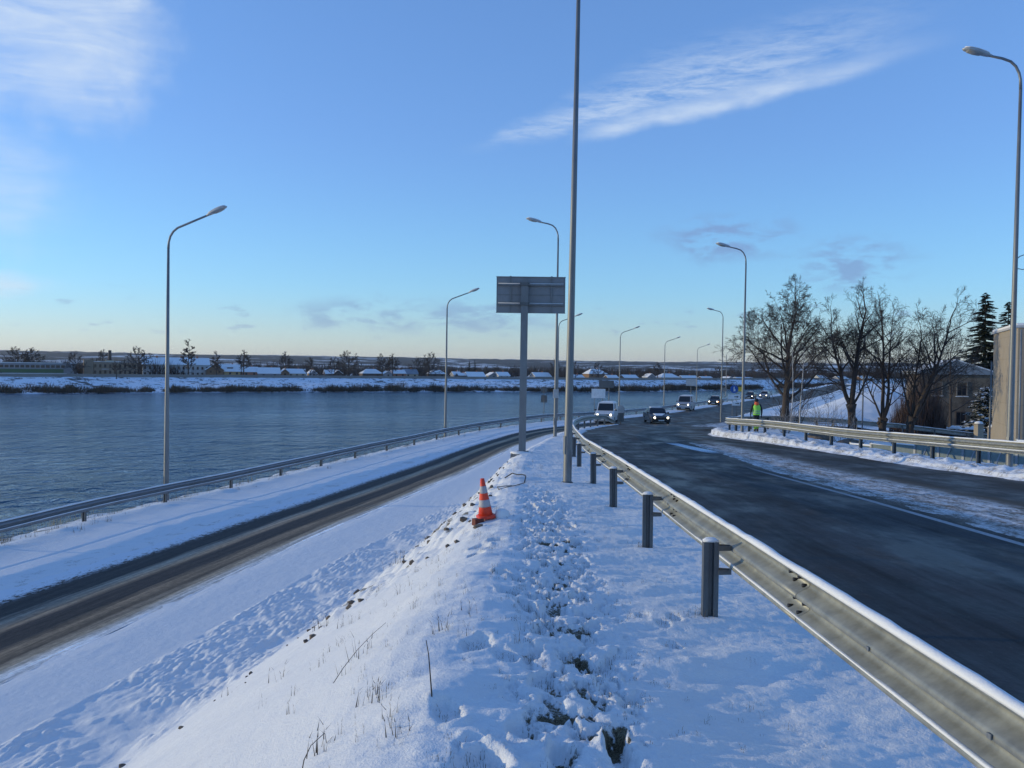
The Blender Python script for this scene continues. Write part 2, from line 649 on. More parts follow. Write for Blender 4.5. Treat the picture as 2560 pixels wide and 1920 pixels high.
x_rail_river = tab([(-22.0, -20), (-18.5, 0), (-16.5, 10), (-14.5, 19), (-13.7, 23), (-13.2, 26.6), (-12.3, 30.4), (-11.25, 34),
                    (-10.3, 38), (-9.35, 42), (-8.35, 46.2), (-7.25, 49.9), (-6.1, 53.6), (-5.0, 57.8), (-2.6, 65),
                    (0.4, 72), (4.3, 79.5), (8.6, 87), (16, 101), (26.9, 125), (43, 161), (66, 212), (100, 290), (160, 430)])
x_c = tab([(-16.3, -10), (-13.7, 5), (-11.2, 18.8), (-7.55, 34.5), (-3.1, 54.6), (-0.4, 65), (3.0, 73), (6.2, 80), (10.4, 87),
           (17.8, 101), (28.7, 125), (45, 161), (68, 212), (102, 290), (162, 430)])
x_d = tab([(-11.5, -10), (-8.9, 8), (-7.9, 13.2), (-5.56, 26.1), (-2.57, 39.4), (0.2, 54), (3.0, 64), (5.5, 69), (9.0, 73)])
x_e = tab([(-8.6, -2), (-6.55, 10.9), (-5.5, 16.2), (-4.45, 21.8), (-2.5, 29.5), (-1.0, 38), (1.0, 54), (4.2, 64), (8.2, 71)])
x_f = tab([(-6.0, -2), (-4.55, 11.5), (-3.72, 15.2), (-3.19, 17.6), (-2.2, 24), (-1.6, 29.5), (-0.3, 38), (1.5, 54), (4.6, 64), (8.3, 71)])
x_g = tab([(-0.6, -2), (-0.55, 6.6), (-0.35, 9.2), (-0.25, 14), (-0.1, 20), (0.15, 26), (0.9, 33), (1.6, 40), (3.4, 54), (5.8, 64), (8.5, 71)])
x_h = tab([(1.85, -4), (1.72, 3), (1.68, 6.5), (1.72, 9.5), (1.8, 16), (1.9, 22), (2.25, 30), (2.7, 38), (3.4, 46), (4.4, 54), (6.2, 63), (8.5, 71), (9.4, 74)])
x_i = tab([(12.6, -8), (12.1, 12), (11.84, 19.7), (11.6, 24.2), (11.55, 29), (11.4, 35.2), (11.1, 42), (10.9, 46), (11.5, 50), (13.2, 54),
           (16, 60), (19, 70), (21, 80), (24, 92), (29, 104), (38.3, 125), (55, 161), (78, 212), (112, 290), (172, 430)])
x_j = tab([(14.4, 0), (13.9, 12), (13.5, 19), (13.2, 23), (12.75, 30), (12.2, 36.5), (11.8, 42), (11.75, 46)])


def z_crest(y):
    return np.interp(y, [-5, 3, 6.6, 10, 14, 19, 25, 33, 40, 54, 64, 72], [-1.55, -1.6, -1.72, -1.9, -2.08, -2.3, -2.52, -2.85, -3.2, -3.85, -4.2, -4.5])


def low_ground(x, y):
    far = -3.6 - np.clip((x - 13) / 21, 0, 1.15) * 1.4
    near = -4.5 - 0.3 * np.clip((x - 15) / 10, 0, 1)
    g = near + (far - near) * sstep(36, 50, y)
    g = g + (-5.25 - g) * sstep(70, 90, y)
    g = g + 3.3 * np.exp(-(((x - 41) / 10.0) ** 2 + ((y - 96) / 9.0) ** 2))
    g = g + 1.6 * np.exp(-(((x - 27) / 7.0) ** 2 + ((y - 88) / 8.0) ** 2))
    return g


def row_profile(y):
    """cross-section of the ground at y: x nodes and heights"""
    rr, c, d, e, f, g, h, i = [float(q(y)) for q in (x_rail_river, x_c, x_d, x_e, x_f, x_g, x_h, x_i)]
    zl, zu_, zc = float(z_low(y)), float(z_up(y)), float(z_crest(y))
    xs = [rr - 60, rr - 9.5, rr - 7.2, rr - 1.2, rr + 0.3, c - 0.1, c + 0.3]
    zs = [-12.0, -10.2, -9.2, zl - 0.05, zl + 0.06, zl + 0.04, zl - 0.06]
    if y < 73:
        zf = min(zl + 0.12, zc)
        ex = 0.62 * float(1 - sstep(24, 40, y))
        xs += [d - 0.3, d + 0.1, e, f, g, h, h + 0.30 + ex, h + 0.5 + ex]
        zs += [zl - 0.06, zl + 0.03, zl + 0.05, zf, zc, zu_ + 0.06, zu_ + 0.06, zu_ - 0.07]
    xs += [i - 0.25, i + 0.15]
    zs += [zu_ - 0.07, zu_ + 0.10]
    xs = np.maximum.accumulate(np.array(xs) + np.arange(len(xs)) * 1e-4)
    return xs, np.array(zs)


def ground(x, y):
    """smoothed height of the ground for 2-D arrays whose rows share one y"""
    Z = np.empty_like(x)
    for k in range(x.shape[0]):
        yy = float(y[k, 0])
        xs, zs = row_profile(yy)
        acc = 0
        for o in (-0.34, -0.17, 0, 0.17, 0.34):
            acc = acc + np.interp(x[k] + o, xs, zs)
        Z[k] = acc / 5
        i = float(x_i(yy))
        right = x[k] > i + 0.1
        if right.any():
            xr = x[k][right]
            top = float(z_up(yy)) + 0.10 + 0.16 * sstep(30, 42, yy)
            wdt = 7.0 + 8.0 * sstep(40, 50, yy)
            u = sstep(1.9, wdt, xr - i)
            Z[k][right] = top * (1 - u) + low_ground(xr, yy) * u
    return Z


def gz(x, y):
    return float(ground(np.array([[float(x)]]), np.array([[float(y)]]))[0, 0])


def rows(y0, y1, rel, mn):
    ys = [y0]
    while ys[-1] < y1:
        ys.append(ys[-1] + max(mn, rel * abs(ys[-1])))
    return np.array(ys)


# ---------------------------------------------------------------- the snowy mound between the two roads
foot = []
fr = random.Random(11)
yy = 2.6
side = 1
while yy < 15.5:
    for lane in (0.30, 0.62):
        foot.append((np.interp(yy, [2.5, 5, 8, 11, 15], [0.30, 0.36, 0.42, 0.46, 0.50]) - 0.45 + lane + fr.uniform(-0.10, 0.10) + 0.07 * side,
                     yy + fr.uniform(-0.2, 0.2), fr.uniform(0.045, 0.07), fr.uniform(0.12, 0.17), fr.uniform(-0.45, 0.45),
                     fr.uniform(0.035, 0.07), fr.random()))
    side = -side
    yy += 0.42 + 0.03 * yy
for q in range(11):
    yq = fr.uniform(3.2, 10)
    foot.append((fr.uniform(-0.38, 0.1), yq, fr.uniform(0.06, 0.10), fr.uniform(0.10, 0.16), fr.uniform(-0.5, 0.5), fr.uniform(0.03, 0.05), 0.25))
for q in range(5):
    foot.append((fr.uniform(0.95, 1.25), fr.uniform(3.5, 9), 0.06, 0.12, fr.uniform(-0.4, 0.4), 0.02, 0.1))
foot.append((-0.12, 3.62, 0.13, 0.17, 0.1, 0.07, 0.2))


def mound_detail(X, Y, Z):
    """drifts, prints, rubble and paving bumps on the mound; returns height change and soil mask"""
    e, f, g, h = [q(Y[:, :1]) for q in (x_e, x_f, x_g, x_h)]
    d = x_d(Y[:, :1])
    top = sstep(-0.35, 0.25, X - g)
    slope = sstep(-0.1, 0.5, X - f) * (1 - top)
    strip = sstep(-0.06, 0.06, X - e) * (1 - sstep(-0.05, 0.45, X - f)) * (Y < 31)
    walk = (1 - sstep(-0.06, 0.06, X - e))
    H = np.zeros_like(X)
    # wind drifts, elongated across the mound
    H += top * (0.10 * (fbm(X * 1.1 + Y * 0.35, Y * 2.6 - X * 0.9, 4, 3) - 0.5) + 0.034 * (fbm(X * 5, Y * 12, 5, 5, 0.66) - 0.5))
    H += slope * (0.16 * (fbm(X * 0.55 + Y * 0.5, Y * 0.9, 3, 21) - 0.5) + 0.014 * (fbm(X * 7, Y * 7, 3, 23) - 0.5))
    H += top * sstep(0.55, 0.0, X - g) * 0.10 * (fbm(X * 1.4 + Y * 1.2, Y * 1.5 - X, 3, 33) - 0.45)
    H += walk * 0.012 * (fbm(X * 5, Y * 3, 3, 41) - 0.5)
    # a thin rim at the foot of the walk and the bumpy paving strip
    jx = 0.8 * fbm(X * 2.1, Y * 2.1, 2, 60)
    cb = 0.6 * cell(X * 9.5 + jx, Y * 6.5 - jx, 61) + 0.45 * cell(X * 4.7 - jx, Y * 3.4 + jx, 62)
    big = fbm(X * 1.2, Y * 1.2, 3, 63)
    H += strip * (0.085 * (0.55 - cb) * sstep(0.30, 0.65, big) + 0.16 * (big - 0.5) + 0.04 * (fbm(X * 6, Y * 5, 3, 65) - 0.5))
    # rubble under snow on the upper slope around the cone
    rb = sstep(9.5, 12.5, Y) * (1 - sstep(25, 29, Y)) * sstep(-2.7, -2.0, X - g) * (1 - sstep(-0.2, 0.15, X - g))
    c2 = cell(X * 3.6, Y * 3.0, 71)
    H += rb * (0.13 * (0.62 - c2) + 0.10 * (fbm(X * 3, Y * 2.4, 4, 73) - 0.5) + 0.04 * (fbm(X * 11, Y * 9, 2, 75) - 0.5))
    # trampled band: snow broken down to the turf in ragged holes
    pathx = np.interp(Y[:, :1], [2.5, 5, 8, 11, 15], [0.30, 0.36, 0.42, 0.46, 0.50])
    wb_ = 0.20 * (fbm(X * 0 + 3.3, Y * 0.9, 3, 80) - 0.5)
    tr = np.exp(-((X - pathx - wb_) / 0.36) ** 4) * (1 - sstep(12.5, 17, Y)) * sstep(1.0, 2.0, Y)
    nz = fbm(X * 8.4, Y * 5.0, 5, 81, 0.62)
    core = np.exp(-((X - pathx - wb_) / 0.30) ** 4)
    hole = sstep(0.49, 0.545, nz) * tr * (0.25 + 0.75 * sstep(0.40, 0.50, fbm(X * 17, Y * 10, 3, 84, 0.6)))
    clod = sstep(0.47, 0.38, nz) * tr
    rid = np.abs(fbm(X * 24, Y * 20, 3, 82, 0.6) - 0.5)
    H += -0.040 * hole + 0.007 * clod + tr * (0.022 * (fbm(X * 15, Y * 12, 3, 83, 0.65) - 0.5) - 0.05 * rid)
    soil = (0.42 + 0.22 * core) * hole * sstep(0.26, 0.50, fbm(X * 3.5, Y * 2.6, 3, 85)) + rb * 0.62 * sstep(0.56, 0.74, fbm(X * 4.2, Y * 3.4, 3, 87))
    soil += strip * 0.46 * sstep(0.42, 0.60, cb) * sstep(0.52, 0.66, fbm(X * 0.9, Y * 0.9, 2, 89))
    # bare scuffs in the lee of posts and on the sunny side of the rail
    soil += top * 0.36 * sstep(0.60, 0.72, fbm(X * 2.2, Y * 5.0, 3, 91)) * sstep(0.2, 0.9, X - g) * 0.8
    for (fx, fy, ra, rb_, an, dp, so) in foot:
        ym = np.nonzero(np.abs(Y[:, 0] - fy) < 0.45)[0]
        if not len(ym):
            continue
        sl = slice(ym[0], ym[-1] + 1)
        dx_, dy_ = X[sl] - fx, Y[sl] - fy
        u = (dx_ * math.cos(an) + dy_ * math.sin(an)) / ra
        v = (-dx_ * math.sin(an) + dy_ * math.cos(an)) / rb_
        wv = 0.9 * (fbm(X[sl] * 9, Y[sl] * 7, 3, 95) - 0.5)
        r = np.sqrt(u * u + v * v) + wv
        rim = fbm(X[sl] * 7, Y[sl] * 7, 2, 99)
        H[sl] += -dp * (1 - sstep(0.70, 1.05, r)) * (0.7 + 0.6 * rim) + 0.5 * dp * np.exp(-((r - 1.25) / 0.2) ** 2) * sstep(0.5, 0.75, rim)
        soil[sl] += 0.45 * so * (1 - sstep(0.4, 1.0, r))
    H = np.where(top > 0.5, np.maximum(H, -0.085), H)
    # tyre-clean edge against the lower road, ragged
    edge = 1 - sstep(-0.15, 0.35, X - d)
    H += edge * 0.05 * (fbm(X * 4, Y * 1.3, 4, 97) - 0.5)
    return H, np.clip(soil, 0, 1)


ys = rows(2.0, 72.0, 0.0044, 0.006)
nc = 760
tt = np.linspace(0, 1, nc)
tt = 1 - (1 - tt) ** 1.25                       # finer towards the rail side
Y = np.repeat(ys[:, None], nc, 1)
x0 = x_d(ys)[:, None] - 0.35
x1 = x_h(ys)[:, None] + 0.55 + 0.62 * (1 - sstep(24, 40, ys))[:, None]
# below the frame the foot of the mound is not needed in full
X = x0 + (x1 - x0) * tt[None, :]
Z = ground(X, Y)
dH, soil = mound_detail(X, Y, Z)
MOUND = (ys, X, Z + dH)
structure('snowy_mound', grid_mesh('snowy_mound', X, Y, Z + dH, MATS['snow_ground'], {'soil': soil}))


def mound_z(x, y):
    ys_, X_, Z_ = MOUND
    k = int(np.clip(np.searchsorted(ys_, y), 0, len(ys_) - 1))
    return float(np.interp(x, X_[k], Z_[k]))


# ---------------------------------------------------------------- river verge beside the lower road
ys = rows(-6.0, 430.0, 0.0075, 0.10)
wv = np.concatenate([np.linspace(-9.4, -1.6, 26), np.linspace(-1.45, 0, 24)])
vv = np.linspace(0.02, 1, 70)
Y = np.repeat(ys[:, None], len(wv) + len(vv), 1)
rr = x_rail_river(ys)[:, None]
cc = x_c(ys)[:, None] + 0.55
X = np.concatenate([rr + wv[None, :], rr + (cc - rr) * vv[None, :]], 1)
Z = ground(X, Y)
onv = sstep(-1.5, -0.5, X - rr)
H = onv * (0.05 * (fbm(X * 1.2, Y * 1.2, 4, 101) - 0.45)) + (1 - onv) * 0.35 * (fbm(X * 1.3, Y * 1.3, 4, 103) - 0.5)
H += 0.10 * np.exp(-((X - rr - 0.1) / 0.5) ** 2) * fbm(X * 1.5, Y * 1.5, 3, 105)
H += np.exp(-((X - cc + 0.55) / 0.55) ** 2) * 0.05 * (fbm(X * 5, Y * 2.5, 4, 107) - 0.48)
H -= 0.03 * np.exp(-((X - rr - 2.0 + 0.2 * np.sin(Y * 0.15)) / 0.05) ** 2)   # faint wheel track
so = (1 - onv) * 0.55 * sstep(0.42, 0.6, fbm(X * 0.9, Y * 0.9, 4, 109)) + np.exp(-((X - rr + 0.6) / 0.7) ** 2) * 0.6 * sstep(0.45, 0.65, fbm(X * 1.8, Y * 1.8, 3, 111))
so += sstep(-2.2, -0.2, X - cc + 0.55) * 0.52 * sstep(0.40, 0.56, fbm(X * 6, Y * 5, 4, 113, 0.7))
structure('river_verge', grid_mesh('river_verge', X, Y, Z + H, MATS['snow_ground'], {'soil': np.clip(so, 0, 1)}))

# ---------------------------------------------------------------- ploughed snow ridge on the right of the upper road
ys = rows(8.0, 64.0, 0.0042, 0.03)
vv = np.linspace(-0.45, 3.2, 92)
Y = np.repeat(ys[:, None], len(vv), 1)
ii = x_i(ys)[:, None]
X = ii + vv[None, :]
Z = ground(X, Y)
lump = fbm(X * 2.6, Y * 2.2, 5, 121, 0.6)
H = 0.30 * np.exp(-((X - ii - 0.55) / 0.42) ** 2) * (lump - 0.15) + 0.10 * (fbm(X * 4, Y * 4, 3, 123) - 0.5) * sstep(-0.3, 0.3, X - ii)
H += 0.13 * (fbm(X * 1.7, Y * 0.9, 4, 125) - 0.55) * np.exp(-((X - ii) / 0.35) ** 2)
structure('ploughed_snow_ridge', grid_mesh('ploughed_snow_ridge', X, Y, Z + H, MATS['dirty_snow']))

# ---------------------------------------------------------------- open ground to the right
ys = np.concatenate([rows(4.0, 130.0, 0.004, 0.28), rows(133, 440, 0.02, 2.0)])
vv = np.concatenate([np.linspace(3.0, 50, 190), np.geomspace(51, 500, 60)])
Y = np.repeat(ys[:, None], len(vv), 1)
X = x_i(ys)[:, None] + vv[None, :]
Z = ground(X, Y) - 0.02
H = 0.22 * (fbm(X * 0.6, Y * 0.6, 4, 131) - 0.5) + 0.08 * (fbm(X * 2, Y * 2, 3, 133) - 0.5)
so = 0.44 * sstep(0.50, 0.66, fbm(X * 0.7, Y * 0.7, 4, 135)) * (1 - sstep(40, 80, Y) * 0.4)
structure('snowy_field', grid_mesh('snowy_field', X, Y, Z + H, MATS['snow_ground'], {'soil': np.clip(so, 0, 1)}))
# the part of the verge between road and field beyond the junction
ys = rows(62.0, 440.0, 0.006, 0.3)
vv = np.linspace(-0.3, 3.4, 16)
Y = np.repeat(ys[:, None], len(vv), 1)
X = x_i(ys)[:, None] + vv[None, :]
Z = ground(X, Y) + 0.12 * (fbm(X, Y, 3, 141) - 0.4)
structure('road_verge', grid_mesh('road_verge', X, Y, Z, MATS['snow']))


# ================================================================ roads
def road_uv(t, name='UVMap'):
    n = t.n.new('ShaderNodeUVMap'); n.uv_map = name
    return t.sep(n.outputs[0])


# lower road: two dark wheel tracks in brown slush
m, t, p = new_mat('lower_road_surface')
u, v, _ = road_uv(t)
uv = t.xyz(u, v, 0)
wob = t.math('MULTIPLY', t.math('SUBTRACT', t.noise(t.mapping(uv, (1.2, 0.12, 1)), 1.0, 4, 0.6), 0.5), 0.45)
str_ = t.noise(t.mapping(uv, (7.0, 0.25, 1)), 1.0, 6, 0.72)
fine = t.noise(t.mapping(uv, (11.0, 5.0, 1)), 1.0, 5, 0.75)
uu = t.math('ADD', t.math('ADD', u, wob), t.math('MULTIPLY', t.math('SUBTRACT', str_, 0.5), 0.30))
base_ = t.ramp(t.math('DIVIDE', uu, 4.4), [(0.0, (0.70, 0.72, 0.76)), (0.10, (0.42, 0.40, 0.38)), (0.17, (0.075, 0.055, 0.042)), (0.23, (0.030, 0.026, 0.026)), (0.38, (0.028, 0.025, 0.025)),
                                           (0.43, (0.24, 0.21, 0.175)), (0.51, (0.26, 0.20, 0.14)), (0.56, (0.034, 0.028, 0.026)), (0.70, (0.032, 0.027, 0.025)),
                                           (0.75, (0.20, 0.15, 0.10)), (0.83, (0.10, 0.075, 0.052)), (0.90, (0.30, 0.245, 0.18)), (0.955, (0.50, 0.49, 0.48)), (1.0, (0.76, 0.78, 0.82))])
k = t.lin(fine, 0.25, 0.75, 0.55, 1.45)
k2 = t.lin(str_, 0.32, 0.68, 0.5, 1.6)
cc_ = t.mix(1.0, t.mix(1.0, base_, (1.35, 1.25, 1.12), 'MULTIPLY'), t.xyz(k, k, k), 'MULTIPLY')
cc_ = t.mix(1.0, cc_, t.xyz(k2, k2, k2), 'MULTIPLY')
# loose snow speckle on the river side
sp = t.math('MULTIPLY', t.smooth(t.math('ADD', fine, t.math('MULTIPLY', uu, -0.24)), 0.26, 0.34), t.smooth(uu, 1.15, 0.6))
t.l.new(t.mix(sp, cc_, (0.74, 0.76, 0.80)), p.inputs['Base Color'])
p.inputs['Roughness'].default_value = 0.7
p.inputs['Specular IOR Level'].default_value = 0.2
bump(t, p, t.math('ADD', fine, t.math('MULTIPLY', str_, 1.5)), 0.5, 0.02)

ys = rows(-8.0, 82.0, 0.006, 0.25)
vv = np.linspace(0, 1, 26)
Y = np.repeat(ys[:, None], 26, 1)
a_, b_ = x_c(ys)[:, None], np.where(ys < 70, x_d(ys), x_d(ys) + (ys - 70) * 0.9)[:, None]
X = a_ + (b_ - a_) * vv[None, :]
sl = np.concatenate([[0], np.cumsum(np.hypot(np.diff(x_c(ys)), np.diff(ys)))])
Z = np.repeat(z_low(ys)[:, None], 26, 1)
structure('lower_road', grid_mesh('lower_road', X, Y, Z, MATS['lower_road_surface'],
                                  uv=(4.4 * np.repeat(vv[None, :], len(ys), 0), np.repeat(sl[:, None], 26, 1))))

# upper road: wet dark lane, edge line, snowy gore, brown outer lane; u is the distance from the near rail
m, t, p = new_mat('upper_road_surface')
u, v, _ = road_uv(t)
uv = t.xyz(u, v, 0)
wob = t.math('MULTIPLY', t.math('SUBTRACT', t.noise(t.mapping(uv, (0.8, 0.10, 1)), 1.0, 4, 0.6), 0.5), 0.5)
str_ = t.noise(t.mapping(uv, (4.0, 0.16, 1)), 1.0, 6, 0.68)
fine = t.noise(t.mapping(uv, (20.0, 12.0, 1)), 1.0, 4, 0.75)
blot = t.noise(t.mapping(uv, (1.0, 0.45, 1)), 0.8, 5, 0.65)
uu = t.math('ADD', u, wob)
dark = t.mix(t.smooth(t.math('ADD', t.math('MULTIPLY', str_, 0.7), t.math('MULTIPLY', blot, 0.5)), 0.50, 0.76), (0.004, 0.0045, 0.0055), (0.042, 0.046, 0.052))
dark = t.mix(t.math('MULTIPLY', t.smooth(uu, 1.0, 0.35), 0.55), dark, (0.07, 0.08, 0.095))
brown = t.mix(str_, (0.018, 0.016, 0.014), (0.055, 0.045, 0.034))
rust = t.smooth(t.noise(t.mapping(uv, (0.9, 0.28, 1), (0, 0, 0), (3, 7, 0)), 1.0, 5, 0.7), 0.52, 0.66)
dark = t.mix(t.math('MULTIPLY', rust, 0.7), dark, (0.040, 0.026, 0.018))
dark = t.mix(t.math('MULTIPLY', t.smooth(fine, 0.60, 0.72), 0.5), dark, (0.075, 0.078, 0.085))
c1 = t.mix(t.smooth(u, 4.6, 6.2), dark, brown)
# beyond the gore the whole road is brownish and dry
c1 = t.mix(t.smooth(v, 40, 52), c1, t.mix(t.smooth(t.math('ADD', t.math('MULTIPLY', str_, 0.6), t.math('MULTIPLY', blot, 0.5)), 0.4, 0.72), (0.026, 0.022, 0.019), (0.085, 0.072, 0.058)))
# the gore: slush and old snow between the lanes, tapering away
gw = t.lin(v, 10, 44, 1.0, 0.0)
g0 = t.math('ADD', uu, t.math('MULTIPLY', t.math('SUBTRACT', fine, 0.5), 0.9))
gl = t.math('ADD', 4.95, t.math('MULTIPLY', t.smooth(v, 24, 40), 1.2))
gr = t.math('ADD', 6.75, t.math('MULTIPLY', t.smooth(v, 22, 42), -0.5))
gm_ = t.math('MULTIPLY', t.smooth(g0, t.math('SUBTRACT', gl, 0.25), t.math('ADD', gl, 0.3)), t.smooth(g0, t.math('ADD', gr, 0.2), t.math('SUBTRACT', gr, 0.35)))
gm_ = t.math('MULTIPLY', gm_, t.smooth(v, 44, 34))
gsn = t.mix(t.smooth(t.math('ADD', t.math('MULTIPLY', fine, 0.5), t.math('MULTIPLY', t.noise(t.mapping(uv, (3, 1.2, 1)), 1.4, 5, 0.7), 0.6)), 0.46, 0.64), (0.13, 0.10, 0.07), (0.60, 0.60, 0.61))
dirt = t.math('MULTIPLY', t.math('MULTIPLY', t.smooth(g0, t.math('SUBTRACT', gl, 0.55), gl), t.smooth(g0, t.math('ADD', gr, 0.6), gr)), t.smooth(v, 48, 36))
c2 = t.mix(t.math('MULTIPLY', dirt, 0.8), c1, (0.105, 0.082, 0.058))
c2 = t.mix(gm_, c2, gsn)
# worn white edge line
lw = t.math('ABSOLUTE', t.math('SUBTRACT', u, 4.46))
ln_ = t.math('MULTIPLY', t.smooth(lw, 0.075, 0.05), t.math('MULTIPLY', t.smooth(v, 25, 18), t.lin(blot, 0.3, 0.6, 0.25, 0.6)))
c2 = t.mix(ln_, c2, (0.55, 0.57, 0.60))
# snow blown against both edges, ice patch at the tip of the gore
ed = t.math('ADD', uu, t.math('MULTIPLY', t.math('SUBTRACT', fine, 0.5), 0.8))
c2 = t.mix(t.math('MULTIPLY', t.smooth(ed, 0.42, 0.22), 0.8), c2, (0.60, 0.63, 0.68))
ice = t.math('MULTIPLY', t.smooth(t.math('ABSOLUTE', t.math('SUBTRACT', uu, t.math('ADD', 4.55, t.math('MULTIPLY', t.math('SUBTRACT', v, 33), -0.09)))), 0.34, 0.2),
             t.math('MULTIPLY', t.smooth(v, 29, 31), t.smooth(v, 37.5, 35)))
c2 = t.mix(t.math('MULTIPLY', ice, t.smooth(fine, 0.3, 0.5)), c2, (0.55, 0.66, 0.74))
# small scraps of slush
scr = t.math('MULTIPLY', t.smooth(t.noise(t.mapping(uv, (2.2, 0.7, 1)), 1.0, 4, 0.7), 0.70, 0.76), t.smooth(u, 5, 3))
c2 = t.mix(t.math('MULTIPLY', scr, 0.55), c2, (0.40, 0.42, 0.45))
kk = t.lin(fine, 0.25, 0.75, 0.72, 1.28)
t.l.new(t.mix(1.0, c2, t.xyz(kk, kk, kk), 'MULTIPLY'), p.inputs['Base Color'])
t.l.new(t.lin(blot, 0.38, 0.62, 0.42, 0.82), p.inputs['Roughness'])
p.inputs['Specular IOR Level'].default_value = 0.24
bump(t, p, t.math('ADD', fine, t.math('MULTIPLY', gm_, t.math('MULTIPLY', fine, 2.0))), 0.35, 0.015)

ys = rows(-10.0, 430.0, 0.006, 0.2)
nu = 60
vv = np.linspace(0, 1, nu)
lf = np.where(ys < 71, x_h(ys) + 0.15, 0)
k = sstep(71, 84, ys)
lf = np.where(ys >= 71, (x_h(71.0) + 0.15 + (ys - 71) * 0.5) * (1 - k) + x_c(ys) * k, lf)
a_, b_ = lf[:, None], x_i(ys)[:, None] + 0.1
X = a_ + (b_ - a_) * vv[None, :]
Y = np.repeat(ys[:, None], nu, 1)
Z = np.repeat((z_up(ys) + 0.012)[:, None], nu, 1)
U = X - np.interp(Y, [-10, 22, 36, 46, 430], [1.75, 1.9, 2.6, 3.4, 3.4])
structure('upper_road', grid_mesh('upper_road', X, Y, Z, MATS['upper_road_surface'], uv=(U, Y)))

m, t, p = new_mat('gore_snow')
wp = world_pos(t)
n1 = t.noise(t.mapping(wp, (3.0, 1.0, 1)), 1.3, 6, 0.7)
n2 = t.noise(wp, 16, 4, 0.7)
f_ = t.smooth(t.math('ADD', t.math('MULTIPLY', n1, 0.6), t.math('MULTIPLY', n2, 0.5)), 0.44, 0.66)
t.l.new(t.mix(f_, (0.12, 0.09, 0.062), (0.64, 0.64, 0.65)), p.inputs['Base Color'])
p.inputs['Roughness'].default_value = 0.85
bump(t, p, n2, 0.6, 0.02)

# slush heaped along the gore: real relief poking through the road surface
ys = rows(9.0, 37.0, 0.0032, 0.02)
vv = np.linspace(-1.5, 1.5, 110)
Y = np.repeat(ys[:, None], len(vv), 1)
cx = np.interp(ys, [9, 20, 30, 38], [7.45, 7.45, 7.75, 7.9])[:, None]
wd = np.interp(ys, [9, 22, 30, 38], [1.05, 0.95, 0.6, 0.2])[:, None]
X = cx + vv[None, :]
env = 1 - sstep(0.75, 1.15, np.abs(X - cx) / wd)
hgt = 0.05 * env * (fbm(X * 3, Y * 1.6, 5, 151, 0.62) - 0.30) - 0.03 * (1 - env) - 0.004
Z = z_up(Y) + 0.012 + hgt
so = 0.30 + 0.35 * sstep(0.42, 0.62, fbm(X * 6, Y * 3, 4, 153)) * 0.8
o = structure('gore_slush', grid_mesh('gore_slush', X, Y, Z, MATS['gore_snow'], {'soil': so}))

# side road dropping away to the right behind the bend
def strip(name, pts, width, mat, dz=0.0, nu=10):
    P = np.array(pts, float)
    s = np.concatenate([[0], np.cumsum(np.linalg.norm(np.diff(P[:, :2], axis=0), axis=1))])
    q = np.arange(0, s[-1], 0.5)
    cx, cy, cz = [np.interp(q, s, P[:, k]) for k in range(3)]
    tx, ty = np.gradient(cx), np.gradient(cy)
    l = np.hypot(tx, ty); nx, ny = ty / l, -tx / l
    w = np.linspace(-0.5, 0.5, nu) * width
    X = cx[:, None] + nx[:, None] * w[None, :]
    Y = cy[:, None] + ny[:, None] * w[None, :]
    Z = np.repeat(cz[:, None], nu, 1) + dz
    return structure(name, grid_mesh(name, X, Y, Z, mat, uv=(np.repeat(w[None, :], len(q), 0), np.repeat(q[:, None], nu, 1))))


m, t, p = new_mat('side_road_surface')
wp = world_pos(t)
f = t.noise(wp, 1.2, 5, 0.7)
t.l.new(t.mix(t.smooth(f, 0.42, 0.6), (0.06, 0.056, 0.052), (0.55, 0.57, 0.60)), p.inputs['Base Color'])
p.inputs['Roughness'].default_value = 0.8
sr = [(14.0, 57.5), (18.5, 62.0), (24, 66.5), (30, 69), (38, 69.5), (48, 66)]
strip('side_road', [(x, y, gz(x, y) + 0.28) for x, y in sr], 4.6, MATS['side_road_surface'])

# ================================================================ river
X, Y = np.meshgrid(np.linspace(-1500, 900, 40), np.linspace(-200, 1300, 30))
structure('river_water', grid_mesh('river_water', X, Y, np.full_like(X, WATER_Z), MATS['river_water']))

# ================================================================ far shore, fields and hills
BANK = np.array([(-900, -260), (-400, 60), (-240, 178), (-148, 247), (-108, 279), (-23, 329), (29, 350), (54, 363), (110, 428), (210, 560), (420, 860)], float)
_bs = np.concatenate([[0], np.cumsum(np.linalg.norm(np.diff(BANK, axis=0), axis=1))])
BLEN = _bs[-1]


def bank_pt(s):
    return np.interp(s, _bs, BANK[:, 0]), np.interp(s, _bs, BANK[:, 1])


def bank_dir(s):
    a = np.interp(s, [0, _bs[3], _bs[6], BLEN], [-58, -33, -4, 50])
    return np.sin(np.radians(a)), np.cos(np.radians(a))


def far_z(s, w, x, y):
    bank = np.interp(w, [-6, 0, 3, 7, 30, 36, 40, 700], [-11, -9.4, -8.75, -8.4, -4.9, -4.25, -4.7, -4.9])
    bump_ = sstep(3, 8, w) * (1 - sstep(30, 36, w)) * 1.3 * (fbm(x * 0.10, y * 0.10, 4, 201) - 0.5)
    far = 0.0115 - 0.0060 * sstep(-500, 1800, x / np.maximum(y, 200) * 1000)
    dist = np.hypot(x, y)
    r1 = 9 * sstep(600, 1300, w) * (fbm(x * 0.0016, y * 0.0016, 3, 203) - 0.25)
    r2 = sstep(1200, 3000, w) * (far * dist * 1.0 + 30 * (fbm(x * 0.0011, y * 0.0011, 4, 205) - 0.5))
    tree = sstep(900, 1500, w) * 13.0 * (fbm(x * 0.012, y * 0.012, 4, 207, 0.65) - 0.45)
    return bank + bump_ + r1 + r2 + tree


